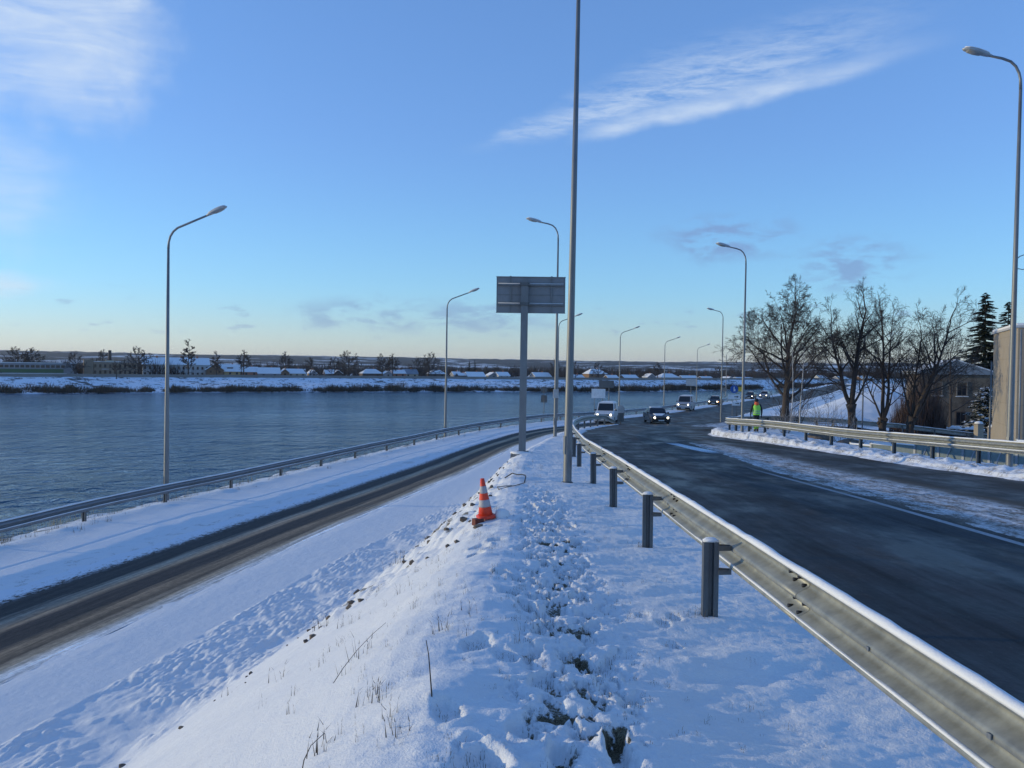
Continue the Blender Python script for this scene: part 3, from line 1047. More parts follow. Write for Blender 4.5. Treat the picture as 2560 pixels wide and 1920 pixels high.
ss = np.linspace(0, BLEN, 620)
ww = np.concatenate([np.linspace(-6, 44, 46), np.geomspace(50, 4300, 90)])
S, Wd = np.meshgrid(ss, ww)
bx, by = bank_pt(S); nx, ny = bank_dir(S)
X, Y = bx + nx * Wd, by + ny * Wd
Z = far_z(S, Wd, X, Y)
near_m = ww < 46
wood = 0.02 + 0.12 * sstep(900, 2600, Wd)
structure('far_shore', grid_mesh('far_shore', X[near_m], Y[near_m], Z[near_m], MATS['far_bank_snow']))
fm = ww > 40
structure('distant_hills', grid_mesh('distant_hills', X[fm], Y[fm], Z[fm], MATS['hill_land'], {'wood': wood[fm]}))


def shore(x, y):
    """ground height on the far shore at x, y (nearest bank station by a short search)"""
    best = None
    for s in np.linspace(0, BLEN, 900):
        px, py = bank_pt(s); nx, ny = bank_dir(s)
        w = (x - px) * nx + (y - py) * ny
        off = abs((x - px) * ny - (y - py) * nx)
        if best is None or off < best[0]:
            best = (off, s, w)
    _, s, w = best
    return float(far_z(np.array(s), np.array(w), np.array(x), np.array(y)))


# the road wall along the top of the far bank
mb = MB()
sA = np.linspace(BLEN * 0.22, BLEN * 0.86, 130)
ring = []
for s in sA:
    px, py = bank_pt(s); nx, ny = bank_dir(s)
    ring.append([(px + nx * w, py + ny * w, z) for w, z in ((34.0, -5.0), (34.0, -3.45), (34.6, -3.45), (34.6, -5.0))])
mb.loft(ring)
tag(mb.build('embankment_wall', MATS['concrete']), 'low dark wall running along the top of the far river bank', 'wall')


# ---------------------------------------------------------------- twiggy growth
def spikes(mb_pts, count, rx, ry, rz, c, w, lean, rg, zmin=0.0):
    """thin upright slivers spread through a dome: reads as leafless brush"""
    for _ in range(count):
        a = rg.uniform(0, 2 * math.pi)
        r = math.sqrt(rg.random())
        x, y = c[0] + math.cos(a) * r * rx, c[1] + math.sin(a) * r * ry
        hmax = rz * math.sqrt(max(0.05, 1 - r * r)) * rg.uniform(0.55, 1.0)
        z0 = c[2] + zmin + rg.uniform(0, 0.35) * hmax
        dx_, dy_ = rg.gauss(0, lean), rg.gauss(0, lean)
        z1 = c[2] + hmax
        b_ = rg.uniform(0, math.pi)
        ux, uy = math.cos(b_) * w, math.sin(b_) * w
        mb_pts.append(((x - ux, y - uy, z0), (x + ux, y + uy, z0), (x + dx_ * hmax, y + dy_ * hmax, z1)))


def tri_mesh(name, tris, mat):
    me = bpy.data.meshes.new(name)
    co = np.array(tris, np.float32).reshape(-1, 3)
    n = len(co) // 3
    me.vertices.add(n * 3); me.vertices.foreach_set('co', co.ravel())
    me.loops.add(n * 3); me.loops.foreach_set('vertex_index', np.arange(n * 3, dtype=np.int32))
    me.polygons.add(n)
    me.polygons.foreach_set('loop_start', (np.arange(n) * 3).astype(np.int32))
    me.polygons.foreach_set('loop_total', np.full(n, 3, np.int32))
    me.materials.append(mat)
    me.update(calc_edges=True)
    return me


rg = random.Random(5)
# brush along the waterline of the far shore: one mass nobody could count
tris_a, tris_b = [], []
for k in range(760):
    s = rg.uniform(BLEN * 0.18, BLEN * 0.80)
    dens = float(vnoise(np.array([s * 0.022]), np.array([1.5]), 211)[0])
    if dens < 0.26:
        continue
    w = rg.uniform(0.5, 7.5)
    px, py = bank_pt(s); nx, ny = bank_dir(s)
    px += nx * w; py += ny * w
    hgt = rg.uniform(2.2, 4.2) * (0.55 + dens * 0.8)
    spikes(tris_a if rg.random() < 0.6 else tris_b, 150, rg.uniform(2, 4.2), rg.uniform(1.5, 2.5), hgt, (px, py, -9.0 + 0.05 * w), 0.11, 0.25, rg)
o = put_mesh('shore_scrub', tri_mesh('shore_scrub', tris_a, MATS['scrub'])); o['kind'] = 'stuff'
o['label'] = 'brown leafless scrub along the waterline of the far shore'
o = put_mesh('shore_willows', tri_mesh('shore_willows', tris_b, MATS['scrub_dark'])); o['kind'] = 'stuff'
o['label'] = 'dark willow brush mixed into the scrub on the far shore'
# tufts on the snowy bank itself
tris = []
for k in range(900):
    s = rg.uniform(BLEN * 0.2, BLEN * 0.85)
    w = rg.uniform(9, 33)
    px, py = bank_pt(s); nx, ny = bank_dir(s)
    px += nx * w; py += ny * w
    z = float(far_z(np.array(s), np.array(w), np.array(px), np.array(py)))
    spikes(tris, 12, rg.uniform(0.4, 1.4), 0.5, rg.uniform(0.4, 1.1), (px, py, z - 0.1), 0.07, 0.3, rg)
o = put_mesh('bank_tufts', tri_mesh('bank_tufts', tris, MATS['scrub_dark'])); o['kind'] = 'stuff'
o['label'] = 'dark weed tufts scattered over the snowy far bank'
# woods and garden trees behind the houses, reading as one mass
tris = []
for k in range(2600):
    s = rg.uniform(BLEN * 0.15, BLEN * 0.93)
    w = 62 + 800 * rg.random() ** 1.9
    px, py = bank_pt(s); nx, ny = bank_dir(s)
    px += nx * w; py += ny * w
    dens = float(fbm(np.array([px * 0.008]), np.array([py * 0.008]), 3, 221)[0])
    if dens < 0.43:
        continue
    z = float(far_z(np.array(s), np.array(w), np.array(px), np.array(py)))
    hh = rg.uniform(5, 9) + w * 0.006
    r_ = hh * rg.uniform(0.25, 0.5)
    spikes(tris, 70, r_, r_, hh, (px, py, z - 0.3), 0.12 + w * 0.0003, 0.22, rg)
o = put_mesh('far_woodland', tri_mesh('far_woodland', tris, MATS['twig_far'])); o['kind'] = 'stuff'
o['label'] = 'leafless woods and gardens behind the far houses'
# reeds on the near bank
tris = []
for k in range(420):
    y = rg.choice([rg.uniform(16, 30), rg.uniform(16, 24), rg.uniform(24, 70)])
    x = float(x_rail_river(y)) - rg.uniform(1.0, 5.0)
    spikes(tris, 9, 0.4, 0.4, rg.uniform(0.5, 1.3), (x, y, gz(x, y) - 0.15), 0.008, 0.18, rg)
o = put_mesh('bank_reeds', tri_mesh('bank_reeds', tris, MATS['reed_grass'])); o['kind'] = 'stuff'
o['label'] = 'dry straw-coloured reeds on the near bank behind the river rail'

# ================================================================ guard rails
# W-beam section: n towards the road, z above the ground
WB = [(0.008, 0.0), (0.0, 0.006), (0.0, 0.022), (0.012, 0.034), (0.062, 0.058), (0.078, 0.070), (0.083, 0.085), (0.078, 0.100), (0.062, 0.112), (0.012, 0.136),
      (0.0, 0.148), (0.0, 0.164), (0.012, 0.176), (0.062, 0.200), (0.078, 0.212), (0.083, 0.227), (0.078, 0.242), (0.062, 0.254), (0.012, 0.278), (0.0, 0.290), (0.0, 0.306), (0.008, 0.312)]


def resample(path, step):
    P = np.array(path, float)
    s = np.concatenate([[0], np.cumsum(np.linalg.norm(np.diff(P, axis=0), axis=1))])
    q = np.arange(0, s[-1], step)
    return np.stack([np.interp(q, s, P[:, k]) for k in range(P.shape[1])], 1)


def frame_at(P, i):
    a, b = P[max(i - 1, 0)], P[min(i + 1, len(P) - 1)]
    t = np.array([b[0] - a[0], b[1] - a[1]]); t /= np.linalg.norm(t)
    return t


def sigma_post(name, mat, h, w=0.115, d=0.07, th=0.005):
    """C-shaped pressed post, open to one side, with a stiffening groove"""
    o = [(-w / 2, -d / 2), (-w * 0.18, -d / 2), (-w * 0.12, -d * 0.05), (w * 0.12, -d * 0.05), (w * 0.18, -d / 2), (w / 2, -d / 2), (w / 2, d / 2), (w * 0.36, d / 2),
         (w * 0.36, d / 2 - th), (w / 2 - th, d / 2 - th), (w / 2 - th, -d / 2 + th), (w * 0.18 + th, -d / 2 + th), (w * 0.12, -d * 0.05 + th), (-w * 0.12, -d * 0.05 + th),
         (-w * 0.18 - th, -d / 2 + th), (-w / 2 + th, -d / 2 + th), (-w / 2 + th, d / 2 - th), (-w * 0.36, d / 2 - th), (-w * 0.36, d / 2), (-w / 2, d / 2)]
    mb = MB()
    mb.loft([[(x, y, -0.5) for x, y in o], [(x, y, h) for x, y in o]])
    return mb.mesh(name, mat)


def bracket_mesh(name, mat, L):
    """bent strap between post and beam: two arms that meet at the beam"""
    mb = MB()
    o = [(0, -0.052), (L, -0.03), (L, 0.03), (0, 0.052), (0, 0.046), (L - 0.006, 0.024), (L - 0.006, -0.024), (0, -0.046)]
    mb.loft([[(x, y, z) for x, y in o] for z in (0.0, 0.035)])
    return mb.mesh(name, mat)


def snow_strip(P, front, off, z0, w, h, seed, step_lo=0.0):
    """ragged rope of snow lying on an edge"""
    mb = MB(); rings = []
    s = 0.0
    for i in range(len(P)):
        t = frame_at(P, i)
        n = np.array([t[1], -t[0]]) * front
        if i:
            s += float(np.linalg.norm(P[i, :2] - P[i - 1, :2]))
        k = 0.35 + 1.3 * float(fbm(np.array([s * 2.3]), np.array([seed * 1.7]), 5, 300 + seed, 0.7)[0])
        if float(vnoise(np.array([s * 1.1]), np.array([seed * 3.1]), 310)[0]) < step_lo:
            k *= 0.25
        c = P[i, :2] + n * off
        r = []
        for a in range(7):
            q = math.pi * a / 6
            r.append((c[0] + n[0] * math.cos(q) * w * (0.8 + 0.2 * k), c[1] + n[1] * math.cos(q) * w * (0.8 + 0.2 * k), P[i, 2] + z0 + math.sin(q) * h * k))
        r.append((c[0] + n[0] * -w * 0.7, c[1] + n[1] * -w * 0.7, P[i, 2] + z0 - 0.012))
        r.append((c[0] + n[0] * w * 0.7, c[1] + n[1] * w * 0.7, P[i, 2] + z0 - 0.012))
        rings.append(r)
    mb.loft(rings, True, True, True)
    return mb


def guard_rail(name, label, path, front, post_s, mat, zbot=0.41, panel=4.0, offset=0.155, post_mat='post_steel', bolts=0, ledge=None, post_h=0.62, fine=0.35):
    """path of (x, y, ground z); front = +1 when the road lies to the right of the walking direction"""
    P = resample(path, fine)
    s = np.concatenate([[0], np.cumsum(np.linalg.norm(np.diff(P[:, :2], axis=0), axis=1))])
    root = thing(name, label, 'guard rail', tuple(P[0]))
    org = P[0].copy()
    n_pan = int(math.ceil(s[-1] / panel))
    for k in range(n_pan):
        a, b = k * panel, min((k + 1) * panel + 0.28, s[-1])
        if b - a < 0.4:
            continue
        q = np.linspace(a, b, max(3, int((b - a) / fine) + 1))
        pp = np.stack([np.interp(q, s, P[:, c]) for c in range(3)], 1)
        rings = []
        for i in range(len(pp)):
            j = int(np.clip(np.searchsorted(s, q[i]), 1, len(P) - 2))
            t = frame_at(P, j)
            n = np.array([t[1], -t[0]]) * front
            lift = 0.003 * (k % 2)
            fr_ = [(pp[i, 0] + n[0] * (a_ + 0.004 + lift) - org[0], pp[i, 1] + n[1] * (a_ + 0.004 + lift) - org[1], pp[i, 2] + zbot + z - org[2]) for a_, z in WB]
            bk = [(pp[i, 0] + n[0] * (a_ + lift) - org[0], pp[i, 1] + n[1] * (a_ + lift) - org[1], pp[i, 2] + zbot + z - org[2]) for a_, z in WB[::-1]]
            rings.append(fr_ + bk)
        mb = MB(); mb.loft(rings, True, True, True)
        mb.build('rail_panel', mat, root)
    pm = sigma_post('post', MATS[post_mat], post_h)
    br = bracket_mesh('bracket', MATS[post_mat], offset - 0.052)
    cap = MB(); cap.loft([[(x * k_, y * k_, z) for x, y in ((-0.055, -0.03), (0.055, -0.03), (0.06, 0), (0.055, 0.03), (-0.055, 0.03), (-0.06, 0))] for k_, z in ((1.0, 0.0), (1.03, 0.012), (0.6, 0.03), (0.1, 0.035))], True, True, True)
    cm = cap.mesh('snow_cap', MATS['snow'])
    for sp in post_s:
        if sp > s[-1]:
            break
        j = int(np.clip(np.searchsorted(s, sp), 1, len(P) - 2))
        p = [float(np.interp(sp, s, P[:, c])) for c in range(3)]
        t = frame_at(P, j)
        n = np.array([t[1], -t[0]]) * front
        rz = math.atan2(n[1], n[0])
        po = put_mesh('post', pm, root, (p[0] - n[0] * offset - org[0], p[1] - n[1] * offset - org[1], p[2] - org[2]), rz + rnd.uniform(-0.06, 0.06))
        po.rotation_euler = (rnd.uniform(-0.015, 0.015), rnd.uniform(-0.015, 0.015), po.rotation_euler[2])
        for zz in (post_h - 0.06, post_h - 0.24):
            put_mesh('bracket', br, po, (0.05, 0, zz), 0)
        if sp < bolts:
            put_mesh('post_snow', cm, po, (0, 0, post_h))
    # snow along the top edge
    Pf = resample(path, 0.12 if bolts else 0.4)
    Pl = Pf - org
    sn = snow_strip(Pl, front, 0.012, zbot + 0.312, 0.030 if bolts else 0.04, 0.026 if bolts else 0.03, abs(hash(name)) % 1 + len(path))
    sn.build('top_snow', MATS['snow'], root)
    if ledge is not None:
        for (off, z0, w, h) in ledge:
            snow_strip(Pl, front, off, zbot + z0, w, h, 3 + len(path), 0.33).build('ledge_snow', MATS['snow'], root)
    # splice bolts on the near joints
    if bolts:
        bm_ = MB(); bm_.tube([(-0.012, 0, 0), (0.018, 0, 0)], [0.012, 0.010], 8)
        bmesh_ = bm_.mesh('bolt', MATS['bolt_dark'])
        sl = MB(); sl.box((0, 0, 0), (0.006, 0.026, 0.02))
        slot_sky = sl.mesh('slot_sky', MATS['rail_steel_river'])  # blue-grey plate: sky reflection in the rail slot put in as colour
        for k in range(1, int(bolts / panel) + 1):
            for du in (-0.10, 0.06):
                for z in (0.05, 0.10, 0.21, 0.26):
                    sp = k * panel + 0.14 + du
                    j = int(np.clip(np.searchsorted(s, sp), 1, len(P) - 2))
                    p = [float(np.interp(sp, s, P[:, c])) for c in range(3)]
                    t = frame_at(P, j); n = np.array([t[1], -t[0]]) * front
                    dep = float(np.interp(z, [w[1] for w in WB], [w[0] for w in WB]))
                    put_mesh('bolt', bmesh_, root, (p[0] + n[0] * (dep - 0.01) - org[0], p[1] + n[1] * (dep - 0.01) - org[1], p[2] + zbot + z - org[2]), math.atan2(n[1], n[0]))
        for sp in (5.2, 6.0, 7.0, 12.2, 16.4):
            p = [float(np.interp(sp, s, P[:, c])) for c in range(3)]
            j = int(np.clip(np.searchsorted(s, sp), 1, len(P) - 2))
            t = frame_at(P, j); n = np.array([t[1], -t[0]]) * front
            put_mesh('slot_sky', slot_sky, root, (p[0] - n[0] * 0.003 - org[0], p[1] - n[1] * 0.003 - org[1], p[2] + zbot + 0.156 - org[2]), math.atan2(n[1], n[0]))
    return root


# the near rail along the upper road
near_path = []
for y in list(np.arange(-3, 71.2, 1.0)):
    x = float(x_h(y)) - 0.02
    lift = 0.05 + 0.12 * float(sstep(40, 60, y))
    near_path.append((x, y, float(z_up(y)) + lift - 0.45 * float(sstep(66, 71, y))))
near_path.append((8.75, 71.6, float(z_up(71.6)) - 0.75))
post_y = [6.45, 9.6, 13.2, 17.0, 21.6, 25.6, 29.6, 33.6, 37.6, 41.6, 45.6, 49.6, 53.6, 57.5, 61.3, 65, 68]
guard_rail('near_guard_rail', 'big pale steel guard rail running from the lower right corner along the dark upper road',
           near_path, 1, [y + 3.0 + 0.0 for y in post_y], MATS['rail_steel'], bolts=26, ledge=[(0.016, 0.034, 0.012, 0.006)])

# rail along the river
river_path = [(float(x_rail_river(y)), y, float(z_low(y)) + 0.02) for y in np.arange(16.0, 200, 1.0)]
_rs = np.concatenate([[0], np.cumsum([math.dist(river_path[i][:2], river_path[i + 1][:2]) for i in range(len(river_path) - 1)])])
_first = float(np.interp(26.6, [p[1] for p in river_path], _rs))
guard_rail('river_guard_rail', 'long snow-topped guard rail between the lower road and the river', river_path, 1,
           [_first + 4.05 * k for k in range(-2, 50)], MATS['rail_steel_river'], zbot=0.40, ledge=[(0.076, 0.115, 0.02, 0.012)], post_h=0.6, fine=0.7, offset=0.14)

# rail on the right that wraps round the corner of the side road
zr = lambda y: float(z_up(y)) + 0.10 + 0.16 * float(sstep(30, 42, y))
rp = [(float(x_j(y)), y, zr(y)) for y in np.arange(9, 46.1, 1.0)]
rp += [(11.95, 47.6, -3.30), (12.5, 49.2, -3.34), (13.5, 50.8, -3.38), (15.3, 52.8, -3.42), (18.6, 56.6, -3.62), (22.5, 60.2, -3.9), (28.5, 63.2, -4.40), (34, 63.0, -5.0), (39, 61.0, -5.4)]
guard_rail('corner_guard_rail', 'snow-topped guard rail right of the road, bending round the corner by the bare trees', rp, -1,
           [1.2 + 2.35 * k for k in range(0, 40)], MATS['rail_steel'], zbot=0.40, ledge=[(0.076, 0.105, 0.02, 0.014)], post_h=0.62, fine=0.5, offset=0.16)


# ================================================================ street lamps
def lamp_head(L=0.8, w=0.26):
    """flat cobra head: rings along local +x"""
    h, g = MB(), MB()
    prof = [(0.0, 0.05, 0.045), (0.10, 0.075, 0.06), (0.25, 0.105, 0.085), (0.50, 0.13, 0.10), (0.72, 0.125, 0.085), (0.86, 0.09, 0.05), (0.93, 0.03, 0.015)]
    rings = []
    for x, hw, up in prof:
        r = []
        for a in range(9):
            q = math.pi * a / 8
            r.append((x * L / 0.93, math.cos(q) * hw * w / 0.26, math.sin(q) * up))
        for a in (0.6, 0.2, -0.2, -0.6):
            r.append((x * L / 0.93, -a * hw * w / 0.26, -0.03 if 0.05 < x < 0.9 else -0.01))
        rings.append(r)
    h.loft(rings, True, True, True)
    rings = []
    for x, hw, dn in [(0.30, 0.085, 0.028), (0.36, 0.10, 0.06), (0.55, 0.105, 0.075), (0.74, 0.095, 0.06), (0.80, 0.06, 0.028)]:
        rings.append([(x * L / 0.93, math.cos(q) * hw * w / 0.26, -0.022 - math.sin(q) * (dn - 0.02)) for q in [math.pi * a / 8 for a in range(9)]])
    g.loft(rings, True, True, True)
    s = MB()
    s.loft([[(x * L / 0.93, math.cos(q) * hw * 0.8, up * 0.72 + math.sin(q) * 0.045) for q in [math.pi * a / 6 for a in range(7)]] for x, hw, up in prof[1:6]], True, True, True)
    return h, g, s


def street_lamp(kind, label, loc, height, arm_az, lean=(0, 0), r0=0.085, group=None, box=False):
    """kind 'long': raised sloping arm; 'hook': short curved arm.  arm_az: heading of the arm in degrees from +x"""
    root = thing('street_lamp', label, 'street lamp', loc, 0.0, group)
    root.rotation_euler = (lean[1], lean[0], 0)
    if kind == 'long':
        shaft = height - 1.45
        arm = [(0, 0, shaft - 0.02), (0.015, 0, shaft + 0.22), (0.08, 0, shaft + 0.43), (0.20, 0, shaft + 0.60), (0.38, 0, shaft + 0.73), (0.9, 0, shaft + 0.91), (1.66, 0, shaft + 1.17)]
        tilt, hx = R(-21), (1.60, shaft + 1.15)
    else:
        shaft = height - 1.0
        arm = [(0, 0, shaft - 0.02), (0.01, 0, shaft + 0.25), (0.05, 0, shaft + 0.42), (0.14, 0, shaft + 0.60), (0.28, 0, shaft + 0.73), (0.5, 0, shaft + 0.81), (0.85, 0, shaft + 0.88)]
        tilt, hx = R(-14), (0.80, shaft + 0.87)
    mb = MB()
    mb.tube([(0, 0, -0.4), (0, 0, 0.0), (0, 0, shaft * 0.5), (0, 0, shaft)], [r0, r0, r0 * 0.72, r0 * 0.44], 14)
    mb.build('pole', MATS['pole_steel'], root)
    mb = MB(); mb.lathe([(r0 + 0.03, -0.05), (r0 + 0.03, 0.015), (r0 + 0.004, 0.03)], 14)
    mb.build('base_flange', MATS['post_steel'], root)
    mb = MB(); mb.box((r0 * 0.93, 0, 0.75), (0.012, 0.085, 0.36))
    mb.build('service_door', MATS['pole_steel'], root, (0, 0, 0), R(200))
    mb = MB(); mb.tube(arm, [r0 * 0.46] + [r0 * 0.40] * 5 + [r0 * 0.36], 10)
    am = mb.build('arm', MATS['lamp_arm'], root, (0, 0, 0), R(arm_az))
    h, g, s = lamp_head(0.86 if kind == 'long' else 0.80)
    hd = h.build('lamp_head', MATS['lamp_housing'], root)
    hd.matrix_local = Matrix.Rotation(R(arm_az), 4, 'Z') @ Matrix.Translation((hx[0], 0, hx[1])) @ Matrix.Rotation(tilt, 4, 'Y')
    g.build('lens', MATS['lamp_glass'], hd)
    s.build('head_snow', MATS['snow'], hd)
    if box:
        mb = MB(); mb.box((0, -r0 - 0.07, 2.1), (0.26, 0.15, 0.42)); mb.build('control_box', MATS['concrete_pale'], root)
    return root


GL = 'street lamps with long arms along the river'
river_lamps = [  # x, y, ground z, height, label
    (-12.75, 31.6, -5.05, 10.8, 'tall long-armed street lamp behind the river rail, leftmost in view'),
    (-4.75, 61.4, -5.10, 10.8, 'long-armed street lamp behind the river rail, just left of the big sign board'),
    (4.55, 85.5, -5.20, 10.8, 'long-armed street lamp beyond the bend, mostly hidden by the tall foreground pole'),
    (13.3, 106, -5.35, 10.8, 'long-armed street lamp right of the tall foreground pole, behind the white van'),
    (24.0, 135, -5.40, 10.8, 'far long-armed street lamp behind the gap between white van and silver van'),
    (35.6, 165, -5.50, 10.8, 'far long-armed street lamp above the gap between silver van and dark saloon'),
    (50.0, 200, -5.50, 10.8, 'farthest small long-armed street lamp left of the two hooked lamps'),
]
for x, y, z, h, lab in river_lamps:
    street_lamp('long', lab, (x, y, z), h, -14, (0.004, 0.0), 0.10, GL)
GH = 'street lamps with short hooked arms'
street_lamp('hook', 'tall thick steel lamp pole in the foreground cut off by the top edge', (1.12, 16.97, mound_z(1.12, 16.97)), 10.9, 176, (0.010, 0), 0.086, GH)
street_lamp('hook', 'hook-armed street lamp right behind the big sign board, with a small grey box', (2.12, 41.5, gz(2.12, 41.5)), 10.5, 176, (0.003, 0), 0.085, GH, True)
street_lamp('hook', 'near hook-armed street lamp at the right edge of the picture', (13.58, 23.3, -2.6), 11.35, 178, (0.008, 0), 0.09, GH)
street_lamp('hook', 'hook-armed street lamp beside the person in the yellow vest', (11.95, 44.3, -3.35), 9.9, 178, (0.006, 0), 0.085, GH)
street_lamp('hook', 'far hook-armed street lamp just left of the one beside the person', (20.15, 82.3, -4.9), 10.9, 178, (0.004, 0), 0.085, GH)
lampR = [o for o in bpy.data.objects if o.name.startswith('street_lamp') and 'right edge' in o.get('label', '')][0]
mb = MB(); mb.tube([(0.03, 0, 5.75), (0.12, 0, 5.83), (0.25, -0.02, 5.88), (0.38, -0.02, 5.82), (0.42, -0.02, 5.68), (0.34, -0.02, 5.53), (0.2, -0.02, 5.47), (0.05, 0, 5.5)], 0.012, 6)
mb.build('bracket_loop', MATS['lamp_arm'], lampR)


# ================================================================ the big sign seen from behind
sx, sy = 0.34, 26.6
sz = mound_z(sx, sy)
root = thing('road_sign', 'large grey rectangular road sign seen from behind on one thick post', 'road sign', (sx, sy, sz))
mb = MB()
o = [(-0.11, -0.11), (0.11, -0.11), (0.11, -0.095), (0.01, -0.095), (0.01, 0.095), (0.11, 0.095), (0.11, 0.11), (-0.11, 0.11), (-0.11, 0.095), (-0.01, 0.095), (-0.01, -0.095), (-0.11, -0.095)]
mb.loft([[(x, y, 0.05) for x, y in o], [(x + 0.02, y, 5.42) for x, y in o]])
mb.build('post', MATS['pole_steel'], root)
zb, zt, xl, xr = 4.40, 5.52, -0.86, 1.29
mb = MB()
for a, b in ((zb, 4.955), (4.96, zt)):
    mb.box(((xl + xr) / 2, 0.21, (a + b) / 2), (xr - xl, 0.02, b - a - 0.004))
bd = mb.build('board', MATS['sign_back'], root)
mb = MB(); mb.box(((xl + xr) / 2, 0.196, 4.957), (xr - xl, 0.012, 0.03)); mb.build('seam_strip', MATS['pole_steel'], bd)
for e in ((xl, xl + 0.02), (xr - 0.02, xr)):
    mb = MB(); mb.box(((e[0] + e[1]) / 2, 0.195, (zb + zt) / 2), (0.02, 0.03, zt - zb)); mb.build('edge_trim', MATS['sign_back'], bd)
for z in (zb, zt):
    mb = MB(); mb.box(((xl + xr) / 2, 0.195, z), (xr - xl + 0.02, 0.034, 0.022)); mb.build('edge_trim', MATS['sign_back'], bd)
for xx in (-0.42, 0.86):
    mb = MB(); mb.box((xx, 0.175, (zb + zt) / 2 + 0.01), (0.05, 0.045, zt - zb + 0.03)); mb.build('rib', MATS['pole_steel'], root)
for z in (4.66, 5.27):
    mb = MB(); mb.box(((xl + xr) / 2, 0.14, z), (xr - xl - 0.08, 0.05, 0.055)); cb_ = mb.build('cross_bar', MATS['pole_steel'], root)
    mb = MB(); mb.tube([(xl + 0.06, 0.14, z + 0.03), (xr - 0.06, 0.14, z + 0.03)], 0.016, 6); mb.build('bar_snow', MATS['snow'], cb_)
    mb = MB(); mb.box((0.02, -0.13, z), (0.30, 0.03, 0.09)); mb.build('clamp', MATS['post_steel'], root)
    for sx_ in (-0.10, 0.14):
        mb = MB(); mb.tube([(sx_, -0.155, z), (sx_, 0.12, z)], 0.012, 6); mb.build('clamp_bolt', MATS['bolt_dark'], root)
mb = MB(); mb.box((0.02, 0, 0.075), (0.36, 0.34, 0.03)); mb.build('base_plate', MATS['post_steel'], root)
blk = thing('concrete_block', 'snow-capped concrete footing block under the big sign post', 'concrete block', (sx - 0.02, sy - 0.02, sz - 0.28))
mb = MB()
mb.loft([[(-0.36, -0.33, -0.35), (0.30, -0.36, -0.35), (0.33, 0.3, -0.35), (-0.33, 0.33, -0.35)],
         [(-0.34, -0.32, 0.27), (0.29, -0.35, 0.29), (0.31, 0.3, 0.31), (-0.32, 0.32, 0.29)],
         [(-0.32, -0.30, 0.30), (0.27, -0.33, 0.315), (0.29, 0.28, 0.33), (-0.30, 0.30, 0.315)]])
mb.build('block', MATS['concrete'], blk)
mb = MB()
mb.loft([[(0.34 * k * math.cos(q) * (1 + 0.12 * math.sin(5 * q)), 0.33 * k * math.sin(q) * (1 + 0.1 * math.cos(3 * q)), z) for q in [2 * math.pi * a / 16 for a in range(16)]] for k, z in ((1.0, 0.30), (1.02, 0.325), (0.8, 0.36), (0.3, 0.375))], True, True, True)
mb.build('snow_cap', MATS['snow'], blk)

# ================================================================ traffic cone
cx_, cy_ = -0.33, 11.45
cz = mound_z(cx_, cy_) + 0.045
root = thing('traffic_cone', 'orange traffic cone with two grey bands leaning on the snow', 'traffic cone', (cx_, cy_, cz))
root.rotation_euler = (R(4), R(-6.5), R(10))
root.scale = (0.88, 0.88, 0.92)


def cone_part(name, z0, z1, mat, out=0.0):
    f = lambda z: 0.114 - (0.114 - 0.031) * z / 0.56 + out
    mb = MB()
    n = 28
    rings = [[(f(z) * math.cos(2 * math.pi * k / n), f(z) * math.sin(2 * math.pi * k / n), z) for k in range(n)] for z in np.linspace(z0, z1, 5)]
    mb.loft(rings, True, True, True)
    return mb.build(name, MATS[mat], root)


cone_part('cone_body', 0.02, 0.555, 'cone_orange')
cone_part('band', 0.155, 0.26, 'cone_band', 0.002)
cone_part('band', 0.355, 0.46, 'cone_band', 0.002)
mb = MB(); mb.lathe([(0.027, 0.53), (0.033, 0.545), (0.031, 0.565), (0.022, 0.562)], 20); mb.build('tip_ring', MATS['cone_orange'], root)
mb = MB()
mb.loft([[(0.142 * math.copysign(abs(math.cos(q)) ** 0.5, math.cos(q)) * k, 0.142 * math.copysign(abs(math.sin(q)) ** 0.5, math.sin(q)) * k, z) for q in [2 * math.pi * a / 32 for a in range(32)]] for k, z in ((0.98, -0.01), (1.0, 0.012), (0.86, 0.026), (0.78, 0.034))], True, True, True)
mb.build('foot_plate', MATS['cone_orange'], root)
mb = MB()
mb.box((0, 0, 0), (0.13, 0.10, 0.09), Matrix.Rotation(0.5, 3, 'Z'))
tag(mb.build('brick', MATS['cone_foot'], None, (cx_ - 0.10, cy_ - 0.12, mound_z(cx_ - 0.10, cy_ - 0.12) + 0.01)), 'dark broken brick wedged under the traffic cone', 'brick')
mb = MB()
mb.loft([[(0.10 * k * math.cos(q) * (1 + 0.2 * math.sin(3 * q + 1)), 0.08 * k * math.sin(q), z) for q in [2 * math.pi * a / 12 for a in range(12)]] for k, z in ((1.0, -0.05), (1.05, 0.02), (0.8, 0.08), (0.3, 0.11))], True, True, True)
tag(mb.build('snow_lump', MATS['snow'], None, (cx_ + 0.21, cy_ + 0.02, mound_z(cx_ + 0.21, cy_) + 0.0)), 'lump of snow against the right foot of the traffic cone', 'snow lump')

